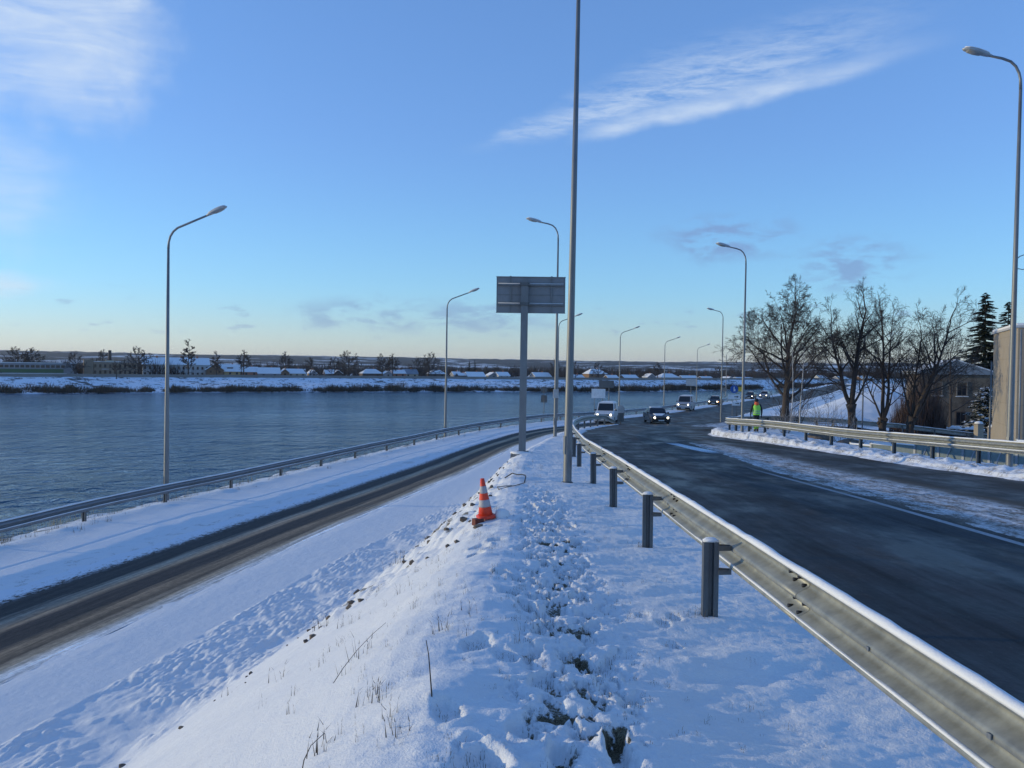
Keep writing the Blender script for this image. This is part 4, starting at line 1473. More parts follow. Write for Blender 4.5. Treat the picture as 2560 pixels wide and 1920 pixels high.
# black cable coming out of the snow between cone and sign
cab = [(-0.13, 18.4, 0.02), (0.03, 18.3, 0.08), (0.13, 17.9, 0.06), (0.22, 17.7, 0.05), (0.29, 17.5, 0.08), (0.30, 17.2, 0.07), (0.28, 16.9, 0.04), (0.26, 16.6, -0.03)]
mb = MB(); mb.tube([(x, y, mound_z(x, y) + z) for x, y, z in cab], 0.013, 7)
r_ = thing('cable', 'black cable looping out of the snow between the cone and the big sign', 'cable', (0, 0, 0))
mb.build('cable_end', MATS['cable_black'], r_)
cab = [(0.26, 16.6, 0.01), (0.10, 16.0, 0.02), (-0.08, 15.6, 0.02), (-0.22, 15.6, 0.02), (-0.25, 15.9, 0.03), (-0.1, 16.0, 0.03), (0.03, 16.0, 0.02)]
mb = MB(); mb.tube([(x, y, mound_z(x, y) + z) for x, y, z in cab], 0.009, 6)
mb.build('cable_loop', MATS['concrete'], r_)


# ================================================================ smaller signs down the road
def sign_post(root, x, h, r=0.03, mat='post_steel', lean=0.0):
    mb = MB(); mb.tube([(x, 0, -0.3), (x + lean, 0, h)], r, 8); mb.build('post', MATS[mat], root)


def disc(root, z, d, mat, y=-0.04, x=0.0, name='sign_plate'):
    mb = MB(); mb.tube([(x, y, z), (x, y + 0.025, z)], d / 2, 24, smooth=False)
    return mb.build(name, MATS[mat], root)


def plate(root, z, w, h, mat, y=-0.04, x=0.0, name='sign_plate'):
    mb = MB(); mb.box((x, y, z), (w, 0.022, h)); return mb.build(name, MATS[mat], root)


r_ = thing('road_sign', 'round sign over a square one, seen from behind, beside the big sign post', 'road sign', (3.05, 81, -5.15))
sign_post(r_, 0, 3.55); disc(r_, 3.2, 0.62, 'post_steel', 0.05); plate(r_, 2.62, 0.55, 0.18, 'post_steel', 0.05); plate(r_, 2.28, 0.60, 0.52, 'post_steel', 0.05)
r_ = thing('road_sign', 'pale blank back of a two-post sign board behind the white van', 'road sign', (9.15, 90.5, -5.3))
sign_post(r_, -0.4, 3.35); sign_post(r_, 0.42, 3.35); plate(r_, 2.83, 1.46, 0.98, 'sign_white', -0.05)
r_ = thing('road_sign', 'dull grey sign board rising behind the pale two-post board', 'road sign', (10.7, 97, -5.4))
sign_post(r_, 0.3, 4.2, 0.05); plate(r_, 3.82, 1.7, 0.80, 'post_steel', -0.07)
r_ = thing('road_sign', 'round grey sign back on a low box at the nose where the rail ends', 'road sign', (9.35, 73.2, -4.72))
sign_post(r_, 0, 1.55); disc(r_, 1.42, 0.62, 'concrete_pale', -0.05); plate(r_, 0.72, 0.5, 0.72, 'post_steel', -0.05)
r_ = thing('road_sign', 'pale sign board back on a tall post beyond the silver van', 'road sign', (27.4, 131, -5.45))
sign_post(r_, 0, 4.2, 0.05); plate(r_, 3.75, 1.55, 1.05, 'concrete_pale', -0.07)
r_ = thing('road_sign', 'small brown sign back on a post beside the far river rail', 'road sign', (37.2, 150, -5.5))
sign_post(r_, 0, 2.6, 0.04); plate(r_, 2.4, 0.95, 0.6, 'concrete', -0.06)
r_ = thing('road_sign', 'blue round sign with white arrow over white direction arrow panels', 'road sign', (20.75, 80.0, -4.95))
sign_post(r_, -0.12, 2.3); sign_post(r_, 0.28, 3.7)
bl = disc(r_, 3.33, 0.74, 'sign_blue', -0.06)
mb = MB()
mb.prism([(-0.045, 0.22), (0.035, 0.22), (0.035, -0.05), (0.12, 0.02), (0.12, -0.2), (-0.09, -0.2), (-0.02, -0.11), (-0.045, -0.09)], 'y', -0.082, -0.074)
for q_ in range(1):
    mb.build('arrow', MATS['sign_white'], bl, (0.0, 0.0, 3.33))
yl = plate(r_, 3.33, 0.42, 0.42, 'sign_yellow', -0.04, 0.62)
yl.rotation_euler = (0, 0, 0)
pl_ = plate(r_, 2.62, 1.12, 0.42, 'sign_white', -0.07)
mb = MB(); mb.prism([(-0.12, -0.035), (0.12, -0.035), (0.12, -0.1), (0.3, 0.0), (0.12, 0.1), (0.12, 0.035), (-0.12, 0.035)], 'y', -0.094, -0.084); mb.build('arrow', MATS['sign_black'], pl_, (0.14, 0, 2.62))
pl_ = plate(r_, 1.98, 0.75, 0.36, 'sign_white', -0.07, 0.2)
mb = MB(); mb.prism([(-0.12, -0.03), (0.1, -0.03), (0.1, -0.09), (0.24, 0.0), (0.1, 0.09), (0.1, 0.03), (-0.12, 0.03)], 'y', -0.094, -0.084); mb.build('arrow', MATS['sign_black'], pl_, (0.26, 0, 1.98))


def marker(label, x, y, h, mat):
    r_ = thing('marker_post', label, 'marker post', (x, y, gz(x, y)))
    sign_post(r_, 0, h, 0.045, mat)
    mb = MB(); mb.box((0, 0, h + 0.02), (0.22, 0.14, 0.08)); mb.build('snow_cap', MATS['snow'], r_)


marker('pale marker post with a snow cap beyond the person in the vest', 17.6, 61.5, 1.25, 'concrete_pale')
marker('thin dark marker post at the snowbank left of the first bare tree', 20.6, 65.5, 1.3, 'trim_black')
for lab, x, y, h, r, mt in (('thin dark mast standing among the bare trees', 24.4, 59.5, 6.6, 0.055, 'lamp_arm'),
                            ('thin pale pole beside the beige building', 30.3, 54.2, 5.6, 0.06, 'pole_steel')):
    r_ = thing('utility_pole', lab, 'pole', (x, y, gz(x, y)))
    mb = MB(); mb.tube([(0, 0, -0.4), (0.03, 0, h)], [r, r * 0.7], 10); mb.build('pole', MATS[mt], r_)
    mb = MB(); mb.lathe([(r * 0.9, h), (r * 0.95, h + 0.03), (0.01, h + 0.06)], 10); mb.build('cap', MATS['trim_black'], r_)

# ================================================================ vehicles (front faces local -y)
def vehicle(name, label, cat, loc, rz, L, W, H, paint, hood, ws0, ws1, roof_end, tail, belt=0.92, belt_r=None, wheel=0.31, glow_r=0.085, lights='headlight', high=False,
            side_glass=True, snow_hood=False, indicator=False, group=None):
    belt_r = belt_r or belt
    f, b = -L / 2, L / 2
    root = thing(name, label, cat, loc, rz, group)
    hw = W / 2
    # lower body: side outline, lofted across with rounded edges
    out = [(f + 0.06, 0.20), (f + 0.0, 0.34), (f + 0.0, 0.52), (f + 0.06, hood - 0.06), (f + 0.18, hood), (ws0, belt), (tail, belt_r), (b - 0.05, belt_r - 0.03), (b, 0.55), (b - 0.03, 0.25), (b - 0.25, 0.19), (f + 0.3, 0.17)]
    cy, cz_ = 0.0, 0.55
    rings = []
    for x, k in ((-hw, 0.93), (-hw + 0.03, 0.975), (-hw + 0.14, 1.0), (hw - 0.14, 1.0), (hw - 0.03, 0.975), (hw, 0.93)):
        rings.append([(x, cy + (y - cy) * (0.985 if k < 1 else 1) * (1 if k > 0.95 else 0.99), cz_ + (z - cz_) * k) for y, z in out])
    mb = MB(); mb.loft(rings); mb.build('body', MATS[paint], root)
    # cabin
    rw, bw = hw * (0.86 if high else 0.76), hw * 0.95
    r0 = H - 0.06
    mb = MB()
    low = [(-bw, ws0, belt - 0.03), (bw, ws0, belt - 0.03), (bw, tail, belt_r - 0.03), (-bw, tail, belt_r - 0.03)]
    mid = [(-rw, ws1, r0), (rw, ws1, r0), (rw, roof_end, r0), (-rw, roof_end, r0)]
    top = [(-rw * 0.86, ws1 + 0.14, H), (rw * 0.86, ws1 + 0.14, H), (rw * 0.86, roof_end - 0.1, H), (-rw * 0.86, roof_end - 0.1, H)]
    mb.loft([low, mid, top]); cab = mb.build('cabin', MATS[paint], root)

    def pane(nm, a, b_, c, d, out_, par):
        m2 = MB(); o_ = Vector(out_) * 0.012
        pts = [Vector(q) for q in (a, b_, c, d)]
        ctr = sum(pts, Vector()) / 4
        q1 = [ctr + (p_ - ctr) * 0.88 + o_ for p_ in pts]
        q0 = [p_ - o_ * 2 for p_ in q1]
        m2.loft([[tuple(p_) for p_ in q0], [tuple(p_) for p_ in q1]])
        return m2.build(nm, MATS['car_glass'], par)
    pane('windscreen', low[0], low[1], mid[1], mid[0], (0, -0.8, 0.6), cab)
    pane('rear_window', low[2], low[3], mid[3], mid[2], (0, 0.8, 0.4), cab)
    if side_glass:
        for s in (-1, 1):
            l0, l1 = Vector((s * bw, ws0, belt - 0.03)), Vector((s * bw, tail, belt_r - 0.03))
            u0, u1 = Vector((s * rw, ws1, r0)), Vector((s * rw, roof_end, r0))
            for t0, t1 in ((0.03, 0.49), (0.52, 0.97)) if not high else ((0.02, 0.36),):
                pane('side_window', l0.lerp(l1, t0), l0.lerp(l1, t1), u0.lerp(u1, t1), u0.lerp(u1, t0), (s, 0, 0.2), cab)
    # wheels
    tm = MB(); tm.tube([(-0.1, 0, 0), (-0.085, 0, 0), (0.085, 0, 0), (0.1, 0, 0)], [wheel * 0.93, wheel, wheel, wheel * 0.93], 20)
    tme = tm.mesh('tyre', MATS['tyre'])
    rm = MB(); rm.tube([(-0.104, 0, 0), (0.104, 0, 0)], wheel * 0.62, 14); rme = rm.mesh('rim', MATS['wheel_rim'])
    for sy_ in (f + L * 0.19, b - L * 0.19):
        for s in (-1, 1):
            w_ = bpy.data.objects.new('wheel', None); COL.objects.link(w_); w_.parent = root
            w_.empty_display_size = 0.2
            w_.location = (s * (hw - 0.085), sy_, wheel)
            put_mesh('tyre', tme, w_); put_mesh('rim', rme, w_)
    # front: bumper, grille, plate, lights, mirrors
    mb = MB(); mb.box((0, f - 0.005, 0.33), (W * 0.94, 0.10, 0.20)); mb.build('bumper', MATS['trim_black' if paint != 'paint_white' else 'paint_silver'], root)
    mb = MB(); mb.box((0, b + 0.005, 0.36), (W * 0.94, 0.10, 0.22)); mb.build('bumper', MATS['trim_black'], root)
    gz_ = hood - 0.14
    mb = MB(); mb.box((0, f - 0.002, gz_), (W * 0.46, 0.05, 0.11)); gr_ = mb.build('grille', MATS['trim_black'], root)
    mb = MB(); mb.box((0, f - 0.03, gz_), (W * 0.44, 0.01, 0.02)); mb.build('grille_bar', MATS['chrome'], gr_)
    mb = MB(); mb.box((0, f - 0.062, 0.36), (0.52, 0.012, 0.11)); mb.build('number_plate', MATS['plate_white'], root)
    for s in (-1, 1):
        mb = MB()
        mb.loft([[(s * hw * 0.70 + math.cos(q) * 0.155 * k, f - d_, gz_ + math.sin(q) * 0.085 * k) for q in [2 * math.pi * a / 14 for a in range(14)]] for k, d_ in ((1.0, -0.05), (1.0, 0.012), (0.8, 0.025))], True, True, False)
        hl = mb.build('headlight', MATS['chrome'], root)
        mb = MB()
        mb.loft([[(s * hw * 0.70 + math.cos(q) * glow_r * k, f - d_, gz_ + math.sin(q) * glow_r * k) for q in [2 * math.pi * a / 14 for a in range(14)]] for k, d_ in ((1.0, 0.0), (1.0, 0.03), (0.6, 0.05), (0.1, 0.055))], True, True, True)
        mb.build('bulb', MATS[lights], hl)
        mb = MB(); mb.loft([[(s * (bw + 0.02), ws0 + 0.22, belt + 0.02), (s * (bw + 0.02), ws0 + 0.32, belt + 0.02), (s * (bw + 0.02), ws0 + 0.32, belt + 0.10), (s * (bw + 0.02), ws0 + 0.22, belt + 0.10)],
                            [(s * (bw + 0.20), ws0 + 0.17, belt + 0.0), (s * (bw + 0.20), ws0 + 0.27, belt + 0.0), (s * (bw + 0.20), ws0 + 0.27, belt + 0.15), (s * (bw + 0.20), ws0 + 0.17, belt + 0.15)]])
        mb.build('mirror', MATS['trim_black'], root)
        mb = MB(); mb.box((s * hw * 0.8, b + 0.0, 0.72), (0.2, 0.03, 0.18)); mb.build('tail_light', MATS['hood_orange'], root)
        if indicator and s > 0:
            mb = MB(); mb.box((s * hw * 0.93, f - 0.0, gz_), (0.1, 0.08, 0.13)); mb.build('indicator', MATS['indicator'], root)
    # snow on the roof and bonnet
    mb = MB()
    mb.loft([[(x * k, y, z) for x, y in ((-rw * 0.84, ws1 + 0.2), (rw * 0.84, ws1 + 0.2), (rw * 0.84, roof_end - 0.15), (-rw * 0.84, roof_end - 0.15))] for k, z in ((1.0, H - 0.01), (0.96, H + 0.035), (0.7, H + 0.05))])
    mb.build('roof_snow', MATS['snow'], root)
    if snow_hood:
        mb = MB()
        yA, yB = f + 0.3, ws0 - 0.1
        zA, zB = hood + 0.01, belt - 0.01
        mb.loft([[(x * k, y, z + dz_) for x, y, z in ((-hw * 0.55, yA, zA), (hw * 0.2, yA + 0.1, zA), (hw * 0.7, yB, zB), (-hw * 0.6, yB, zB))] for k, dz_ in ((1.0, -0.02), (0.95, 0.035))])
        mb.build('bonnet_snow', MATS['snow'], root)
    return root


zr_ = lambda x, y: float(z_up(y)) + 0.014
G = 'vehicles coming along the road'
vehicle('van', 'white van with lit headlights coming round the end of the near rail', 'van', (8.75, 78.6, zr_(8, 78.6)), R(-13), 4.15, 1.70, 1.84, 'paint_white', 0.92, -1.15, -0.55, 1.95, 2.02, 1.10, 1.10, 0.30, high=True, group=G)
vehicle('car', 'dark car with snow on its bonnet, nearest of the cars on the upper road', 'car', (13.2, 78.0, zr_(13, 78)), R(2), 4.3, 1.68, 1.40, 'paint_dark', 0.74, -0.85, -0.20, 1.05, 1.75, 0.90, 0.93, 0.30, snow_hood=True, group=G)
vehicle('van', 'silver van with lit headlights behind the dark car', 'van', (23.3, 114.5, zr_(23, 114.5)), R(-20), 4.6, 1.82, 1.95, 'paint_silver', 0.95, -1.55, -0.85, 2.15, 2.22, 1.12, 1.12, 0.32, high=True, group=G)
vehicle('car', 'dark saloon with an orange indicator following the silver van', 'car', (32.0, 134.5, zr_(32, 134.5)), R(-22), 4.4, 1.70, 1.42, 'paint_navy', 0.76, -0.85, -0.20, 1.05, 1.75, 0.92, 0.95, 0.30, indicator=True, group=G)
vehicle('car', 'far dark car with bright headlights, left of the two farthest cars', 'car', (47.4, 170, zr_(47, 170)), R(-24), 4.3, 1.70, 1.42, 'paint_dark', 0.76, -0.85, -0.20, 1.05, 1.75, 0.92, 0.95, 0.30, group=G)
vehicle('car', 'pale far car with bright headlights, last in the line of vehicles', 'car', (52.6, 178, zr_(52, 178)), R(-24), 4.3, 1.72, 1.5, 'paint_silver', 0.78, -0.95, -0.30, 1.35, 1.95, 0.94, 0.95, 0.30, group=G)

# ================================================================ person in a yellow vest, seen from behind, walking away
px_, py_ = 13.45, 47.0
pz_ = gz(px_, py_) + 0.02
person = thing('person', 'person in yellow high-visibility vest and orange hood walking behind the corner rail', 'person', (px_, py_, pz_), R(-6))
V, E, RD = [], [], []


def node(p_, r_, par=None):
    V.append(p_); RD.append(r_)
    if par is not None:
        E.append((par, len(V) - 1))
    return len(V) - 1


pel = node((0, 0, 0.96), (0.155, 0.115))
sp1 = node((0, 0.01, 1.12), (0.16, 0.115), pel)
sp2 = node((0, 0.03, 1.30), (0.18, 0.125), sp1)
chs = node((0, 0.035, 1.43), (0.17, 0.11), sp2)
nck = node((0, 0.04, 1.53), (0.065, 0.065), chs)
hd1 = node((0, 0.05, 1.61), (0.085, 0.092), nck)
hd2 = node((0, 0.05, 1.72), (0.088, 0.10), hd1)
hd3 = node((0, 0.045, 1.79), (0.05, 0.06), hd2)
for s in (-1, 1):
    sw = 0.10 * s
    sh = node((0.20 * s, 0.03, 1.43), (0.075, 0.075), chs)
    el_ = node((0.29 * s, 0.0 + sw * 0.5, 1.17), (0.058, 0.058), sh)
    wr = node((0.31 * s, 0.08 + sw, 0.94), (0.042, 0.042), el_)
    pa = node((0.31 * s, 0.10 + sw, 0.87), (0.038, 0.026), wr)
    for k, (dx_, ln) in enumerate(((-0.03, 0.075), (-0.01, 0.085), (0.01, 0.08), (0.028, 0.065))):
        k1 = node((0.31 * s + 0.5 * dx_, 0.105 + sw + dx_, 0.82), (0.011, 0.011), pa)
        node((0.305 * s + 0.5 * dx_, 0.125 + sw + dx_, 0.82 - ln), (0.009, 0.009), k1)
    th = node((0.30 * s, 0.145 + sw, 0.86), (0.012, 0.012), pa)
    node((0.295 * s, 0.165 + sw, 0.81), (0.010, 0.010), th)
    st = 0.16 * s
    hp = node((0.09 * s, 0.0, 0.90), (0.095, 0.10), pel)
    kn = node((0.10 * s, 0.07 + st * 0.7, 0.50), (0.068, 0.072), hp)
    an = node((0.10 * s, -0.02 + st * 1.3, 0.11), (0.048, 0.052), kn)
    he = node((0.10 * s, 0.02 + st * 1.3, 0.05), (0.046, 0.045), an)
    node((0.11 * s, 0.15 + st * 1.3, 0.04), (0.042, 0.035), he)
me = bpy.data.meshes.new('body')
bm_ = bmesh.new()
lay = bm_.verts.layers.skin.verify()
bv = [bm_.verts.new(v_) for v_ in V]
bm_.verts.ensure_lookup_table()
for v_, r_ in zip(bv, RD):
    v_[lay].radius = r_
bv[pel][lay].use_root = True
for a_, b_ in E:
    bm_.edges.new((bv[a_], bv[b_]))
bm_.to_mesh(me); bm_.free()
me.materials.append(MATS['work_dark'])
bod = put_mesh('body', me, person)
md = bod.modifiers.new('skin', 'SKIN'); md.use_smooth_shade = True
ms = bod.modifiers.new('sub', 'SUBSURF'); ms.levels = 2; ms.render_levels = 2


def shell(nm, secs, mat, par=person, n=20):
    mb = MB()
    mb.loft([[(cx + rx * math.cos(2 * math.pi * k / n), cy + ry * math.sin(2 * math.pi * k / n), z) for k in range(n)] for cx, cy, z, rx, ry in secs], True, True, True)
    return mb.build(nm, MATS[mat], par)


vest = shell('vest', [(0, 0, 0.90, 0.215, 0.165), (0, 0.01, 1.0, 0.215, 0.165), (0, 0.02, 1.15, 0.215, 0.165), (0, 0.03, 1.32, 0.225, 0.165), (0, 0.035, 1.44, 0.205, 0.145), (0, 0.04, 1.51, 0.12, 0.10)], 'vest_yellow')
shell('reflective_band', [(0, 0.005, 0.985, 0.221, 0.170), (0, 0.01, 1.03, 0.221, 0.170)], 'vest_band', vest)
shell('reflective_band', [(0, 0.015, 1.10, 0.221, 0.170), (0, 0.02, 1.145, 0.221, 0.170)], 'vest_band', vest)
shell('hood', [(0, -0.02, 1.43, 0.10, 0.11), (0, -0.01, 1.50, 0.135, 0.12), (0, 0.0, 1.57, 0.115, 0.115), (0, 0.02, 1.62, 0.09, 0.095)], 'hood_orange')
cap_ = shell('cap', [(0, 0.05, 1.665, 0.108, 0.118), (0, 0.05, 1.72, 0.108, 0.12), (0, 0.05, 1.78, 0.088, 0.098), (0, 0.05, 1.815, 0.04, 0.045)], 'work_dark')
shell('face', [(0, 0.115, 1.58, 0.05, 0.03), (0, 0.125, 1.63, 0.07, 0.035), (0, 0.13, 1.68, 0.07, 0.03)], 'skin')
for s in (-1, 1):
    shell('ear', [(0.098 * s, 0.05, 1.63, 0.012, 0.02), (0.104 * s, 0.05, 1.655, 0.014, 0.026), (0.1 * s, 0.05, 1.68, 0.010, 0.02)], 'skin', person, 10)
    st = 0.16 * s
    shell('gaiter', [(0.10 * s, -0.01 + st * 1.25, 0.14, 0.068, 0.075), (0.10 * s, 0.0 + st * 1.1, 0.26, 0.078, 0.085), (0.10 * s, 0.03 + st * 0.9, 0.36, 0.082, 0.088)], 'work_green', person, 14)
    shell('boot', [(0.105 * s, 0.05 + st * 1.3, -0.02, 0.055, 0.15), (0.105 * s, 0.05 + st * 1.3, 0.03, 0.057, 0.15), (0.105 * s, 0.03 + st * 1.3, 0.09, 0.052, 0.11), (0.10 * s, -0.01 + st * 1.3, 0.16, 0.06, 0.068)], 'boot', person, 14)

# ================================================================ bare trees
class Tree:
    def __init__(self, seed, trunk_sides=9):
        self.r = random.Random(seed)
        self.t, self.c = MB(), MB()
        self.ts = trunk_sides
        self.count = 0

    def limb(self, p, d, L, r0, depth, mx, tropism=0.05, wander=0.20, spread=(28, 58), kids=(4, 7), thick=False, droop=0.0, shrink=(0.48, 0.72), rmin=0.006, start=0.25):
        rg = self.r
        d = Vector(d).normalized()
        n = 6 if depth <= 1 else (5 if depth == 2 else (3 if depth == 3 else 2))
        pts, rad = [Vector(p)], [r0]
        cur = Vector(p)
        for i in range(n):
            up = Vector((0, 0, 1)) * (tropism - droop * (depth / max(mx, 1)) * (i / n))
            d = (d + up + Vector((rg.gauss(0, wander), rg.gauss(0, wander), rg.gauss(0, wander * 0.6))) * (0.6 + 0.12 * depth)).normalized()
            cur = cur + d * (L / n)
            pts.append(cur.copy())
            rad.append(max(rmin, r0 * (1 - 0.78 * (i + 1) / n)))
        sides = self.ts if depth == 0 else (6 if depth == 1 else (4 if depth == 2 else 3))
        (self.t if thick else self.c).tube(pts, rad, sides, cap=False)
        self.count += 1
        if depth >= mx:
            return pts
        k = rg.randint(*kids)
        for j in range(k):
            f = start + (1 - start) * (j + rg.random()) / k
            q = f * n
            i = min(int(q), n - 1)
            pp = pts[i].lerp(pts[i + 1], q - i)
            dd = (pts[i + 1] - pts[i]).normalized()
            a = R(rg.uniform(*spread))
            ax = dd.orthogonal().normalized()
            ax = Matrix.Rotation(rg.uniform(0, 2 * math.pi), 3, dd) @ ax
            nd = Matrix.Rotation(a, 3, ax) @ dd
            rr = max(rmin, lerp(rad[i], rad[i + 1], q - i) * rg.uniform(0.42, 0.62))
            self.limb(pp, nd, L * rg.uniform(*shrink) * (1.05 - 0.35 * f), rr, depth + 1, mx, tropism, wander, spread, kids, False, droop, shrink, rmin, start)
        return pts


def finish_tree(tr, label, loc, group=None, bark='bark', twig='twig', name='bare_tree'):
    root = thing(name, label, 'tree', loc, 0.0, group)
    put_mesh('trunk', tr.t.mesh('trunk', MATS[bark]), root)
    put_mesh('crown', tr.c.mesh('crown', MATS[twig], False), root)
    return root


GT = 'bare trees inside the bend of the corner rail'
# 1: tall straight trunk, wide arching crown
t_ = Tree(31)
pts = t_.limb((0, 0, -0.3), (0.02, 0, 1), 5.7, 0.30, 0, 0, tropism=0.10, wander=0.03, thick=True)
top = pts[-1]
t_.limb(top, (0.05, 0, 1), 3.1, 0.085, 1, 5, 0.05, 0.13, (30, 62), (5, 6), False, 0.06, (0.45, 0.68), 0.0068)
rg = random.Random(77)
for k in range(17):
    f = 0.36 + 0.62 * k / 17
    q = f * 6; i = min(int(q), 5)
    pp = pts[i].lerp(pts[i + 1], q - i)
    a = k * 2.4 + rg.uniform(-0.4, 0.4)
    el_ = rg.uniform(0.45, 0.95)
    L = lerp(3.9, 3.1, (f - 0.36) / 0.62)
    t_.limb(pp, (math.cos(a), math.sin(a) * 0.8, el_), L, 0.105 * (1.15 - 0.5 * f), 1, 5, 0.05, 0.15, (28, 64), (4, 6), False, 0.10, (0.44, 0.68), 0.0068)
finish_tree(t_, 'tallest bare tree with one straight trunk and wide crown, nearest the lamps', (17.3, 54.2, gz(17.3, 54.2)), GT)


def pollard(seed, label, x, y, knob, stems, L, lean, crown_kids=(4, 5)):
    """short knobbly stump that breaks into several steep stems"""
    t_ = Tree(seed)
    rg = random.Random(seed)
    pts, rad = [], []
    for i in range(7):
        f = i / 6
        pts.append((lean * knob * f * f + rg.uniform(-0.04, 0.04), rg.uniform(-0.03, 0.03), -0.3 + (knob + 0.3) * f))
        rad.append(0.36 - 0.12 * math.sin(f * 2.6) + (0.06 if i == 6 else 0))
    t_.t.tube(pts, rad, 10)
    for k in range(5):                       # burrs
        f = rg.uniform(0.45, 1.0)
        a = rg.uniform(0, 6.28)
        c = Vector((lean * knob * f * f + math.cos(a) * 0.26, math.sin(a) * 0.26, knob * f))
        t_.t.tube([c + Vector((0, 0, -0.16)), c, c + Vector((0, 0, 0.15))], [0.06, 0.14, 0.05], 7)
    top = Vector(pts[-1])
    for dx_, dy_, k_, r_ in stems:
        pp = t_.limb(top + Vector((dx_ * 0.12, dy_ * 0.1, -0.12)), (dx_, dy_, 1.0), L * k_, r_, 1, 0, 0.13, 0.08, thick=True)
        for j in range(int(9 * k_ + 1)):
            f = 0.28 + 0.72 * j / (9 * k_ + 1)
            q = f * 6; i = min(int(q), 5)
            p_ = pp[i].lerp(pp[i + 1], q - i)
            dd = (pp[i + 1] - pp[i]).normalized()
            ax = Matrix.Rotation(rg.uniform(0, 6.28), 3, dd) @ dd.orthogonal().normalized()
            nd = Matrix.Rotation(R(rg.uniform(28, 58)), 3, ax) @ dd
            t_.limb(p_, nd, L * rg.uniform(0.32, 0.52) * (1.2 - 0.5 * f), r_ * (0.62 - 0.4 * f), 2, 5, 0.06, 0.17, (28, 62), crown_kids, False, 0.08, (0.46, 0.70), 0.0068)
        t_.limb(pp[-1], (dx_ * 0.3, dy_ * 0.3, 1), L * 0.28, r_ * 0.28, 2, 5, 0.06, 0.15, (28, 58), crown_kids, False, 0.03, (0.46, 0.68), 0.0068)
    return finish_tree(t_, label, (x, y, gz(x, y)), GT)


pollard(41, 'bare tree with a burred stump forking into a spread crown, second from the left', 22.3, 56.0, 1.9,
        [(-0.42, 0.1, 0.85, 0.15), (0.12, -0.1, 1.05, 0.19), (0.34, 0.15, 0.75, 0.11), (0.7, -0.1, 0.6, 0.09), (-0.75, 0.0, 0.6, 0.09)], 6.0, -0.06)
pollard(43, 'slender bare tree with a twin-stemmed looped trunk, third from the left', 24.8, 57.2, 1.2,
        [(-0.10, 0.05, 1.1, 0.15), (0.18, -0.05, 0.95, 0.13), (0.45, 0.1, 0.55, 0.08), (-0.5, 0, 0.6, 0.08)], 6.3, 0.04)
pollard(47, 'bare tree leaning right with several rising stems, rightmost of the four', 26.5, 57.0, 1.5,
        [(0.55, 0.05, 0.80, 0.14), (0.28, -0.1, 1.05, 0.17), (0.10, 0.2, 0.9, 0.12), (0.85, 0.1, 0.6, 0.10), (-0.35, 0.1, 0.6, 0.09)], 6.4, 0.16)


def small_tree(seed, label, x, y, h, r0, mx=3, kids=(5, 7), L0=0.55, bark='bark', twig='twig', wander=0.16, z=None, name='bare_tree', group=None, spread=(25, 60), tropism=0.06, n1=9, lowest=0.3, rmin=0.008):
    t_ = Tree(seed, 7)
    pts = t_.limb((0, 0, -0.2), (0, 0, 1), h * 0.8, r0, 0, 0, 0.1, 0.05, thick=True)
    rg = random.Random(seed + 5)
    for k in range(n1):
        f = lowest + (1 - lowest) * k / n1
        q = f * 6; i = min(int(q), 5)
        pp = pts[i].lerp(pts[i + 1], q - i)
        a = k * 2.4 + rg.uniform(-0.5, 0.5)
        t_.limb(pp, (math.cos(a), math.sin(a), rg.uniform(0.4, 1.0)), h * L0 * (1.1 - 0.6 * f), r0 * 0.42 * (1.2 - 0.7 * f), 1, mx, tropism, wander, spread, kids, False, 0.04, (0.42, 0.66), rmin)
    t_.limb(pts[-1], (0, 0, 1), h * 0.25, r0 * 0.2, 1, mx, 0.05, 0.12, spread, kids, False, 0.02, (0.45, 0.66), rmin)
    return finish_tree(t_, label, (x, y, gz(x, y) if z is None else z), group, bark, twig, name)


small_tree(53, 'dim bare tree rising between the last pollard and the spruces', 37.5, 73, 9.0, 0.16, 3, (5, 7), 0.5)
small_tree(55, 'pale slim birch behind the corner rail, left of a twin birch', 15.7, 48.2, 6.2, 0.045, 3, (3, 4), 0.30, 'birch_bark', 'twig', 0.14, name='birch', spread=(18, 40), tropism=0.10, group='slim birches')
small_tree(57, 'pale slim birch behind the corner rail, right of a twin birch', 16.35, 48.6, 6.4, 0.05, 3, (3, 4), 0.28, 'birch_bark', 'twig', 0.14, name='birch', spread=(18, 40), tropism=0.10, group='slim birches')


def shrub(label, x, y, h, w, mat, seed, n=28, name='bare_shrub', cat='shrub', mx=2, z=None):
    rg = random.Random(seed)
    t_ = Tree(seed, 4)
    for k in range(n):
        a = rg.uniform(0, 6.28); s = rg.uniform(0, 1) ** 0.7 * w / h
        t_.limb((math.cos(a) * 0.1 * w, math.sin(a) * 0.1 * w, -0.1), (math.cos(a) * s * 0.6, math.sin(a) * s * 0.6, 1), h * rg.uniform(0.6, 1.0), 0.014, 1, mx, 0.03, 0.16, (20, 50), (3, 5), False, 0.03, (0.4, 0.6), 0.006)
    root = thing(name, label, cat, (x, y, gz(x, y) if z is None else z))
    t_.c.build('stems', MATS[mat], root)
    return root


shrub('frosted bare shrub between the birches and the second bare tree', 17.5, 48.3, 2.0, 2.2, 'twig_frosted', 61, 26)
shrub('frosted low shrub right behind the corner rail below the second tree', 18.9, 48.0, 1.5, 2.2, 'twig_frosted', 63, 22)
shrub('frosted twiggy bush at the foot of the birches', 15.2, 47.4, 1.4, 1.6, 'twig_frosted', 64, 20)
shrub('dark twiggy thicket around the trunk of the tallest bare tree', 18.2, 55.5, 3.4, 3.4, 'twig', 65, 30)
shrub('dark tangle of brush below the corner rail beside the boulders', 16.2, 41.5, 0.9, 2.4, 'twig', 67, 26)


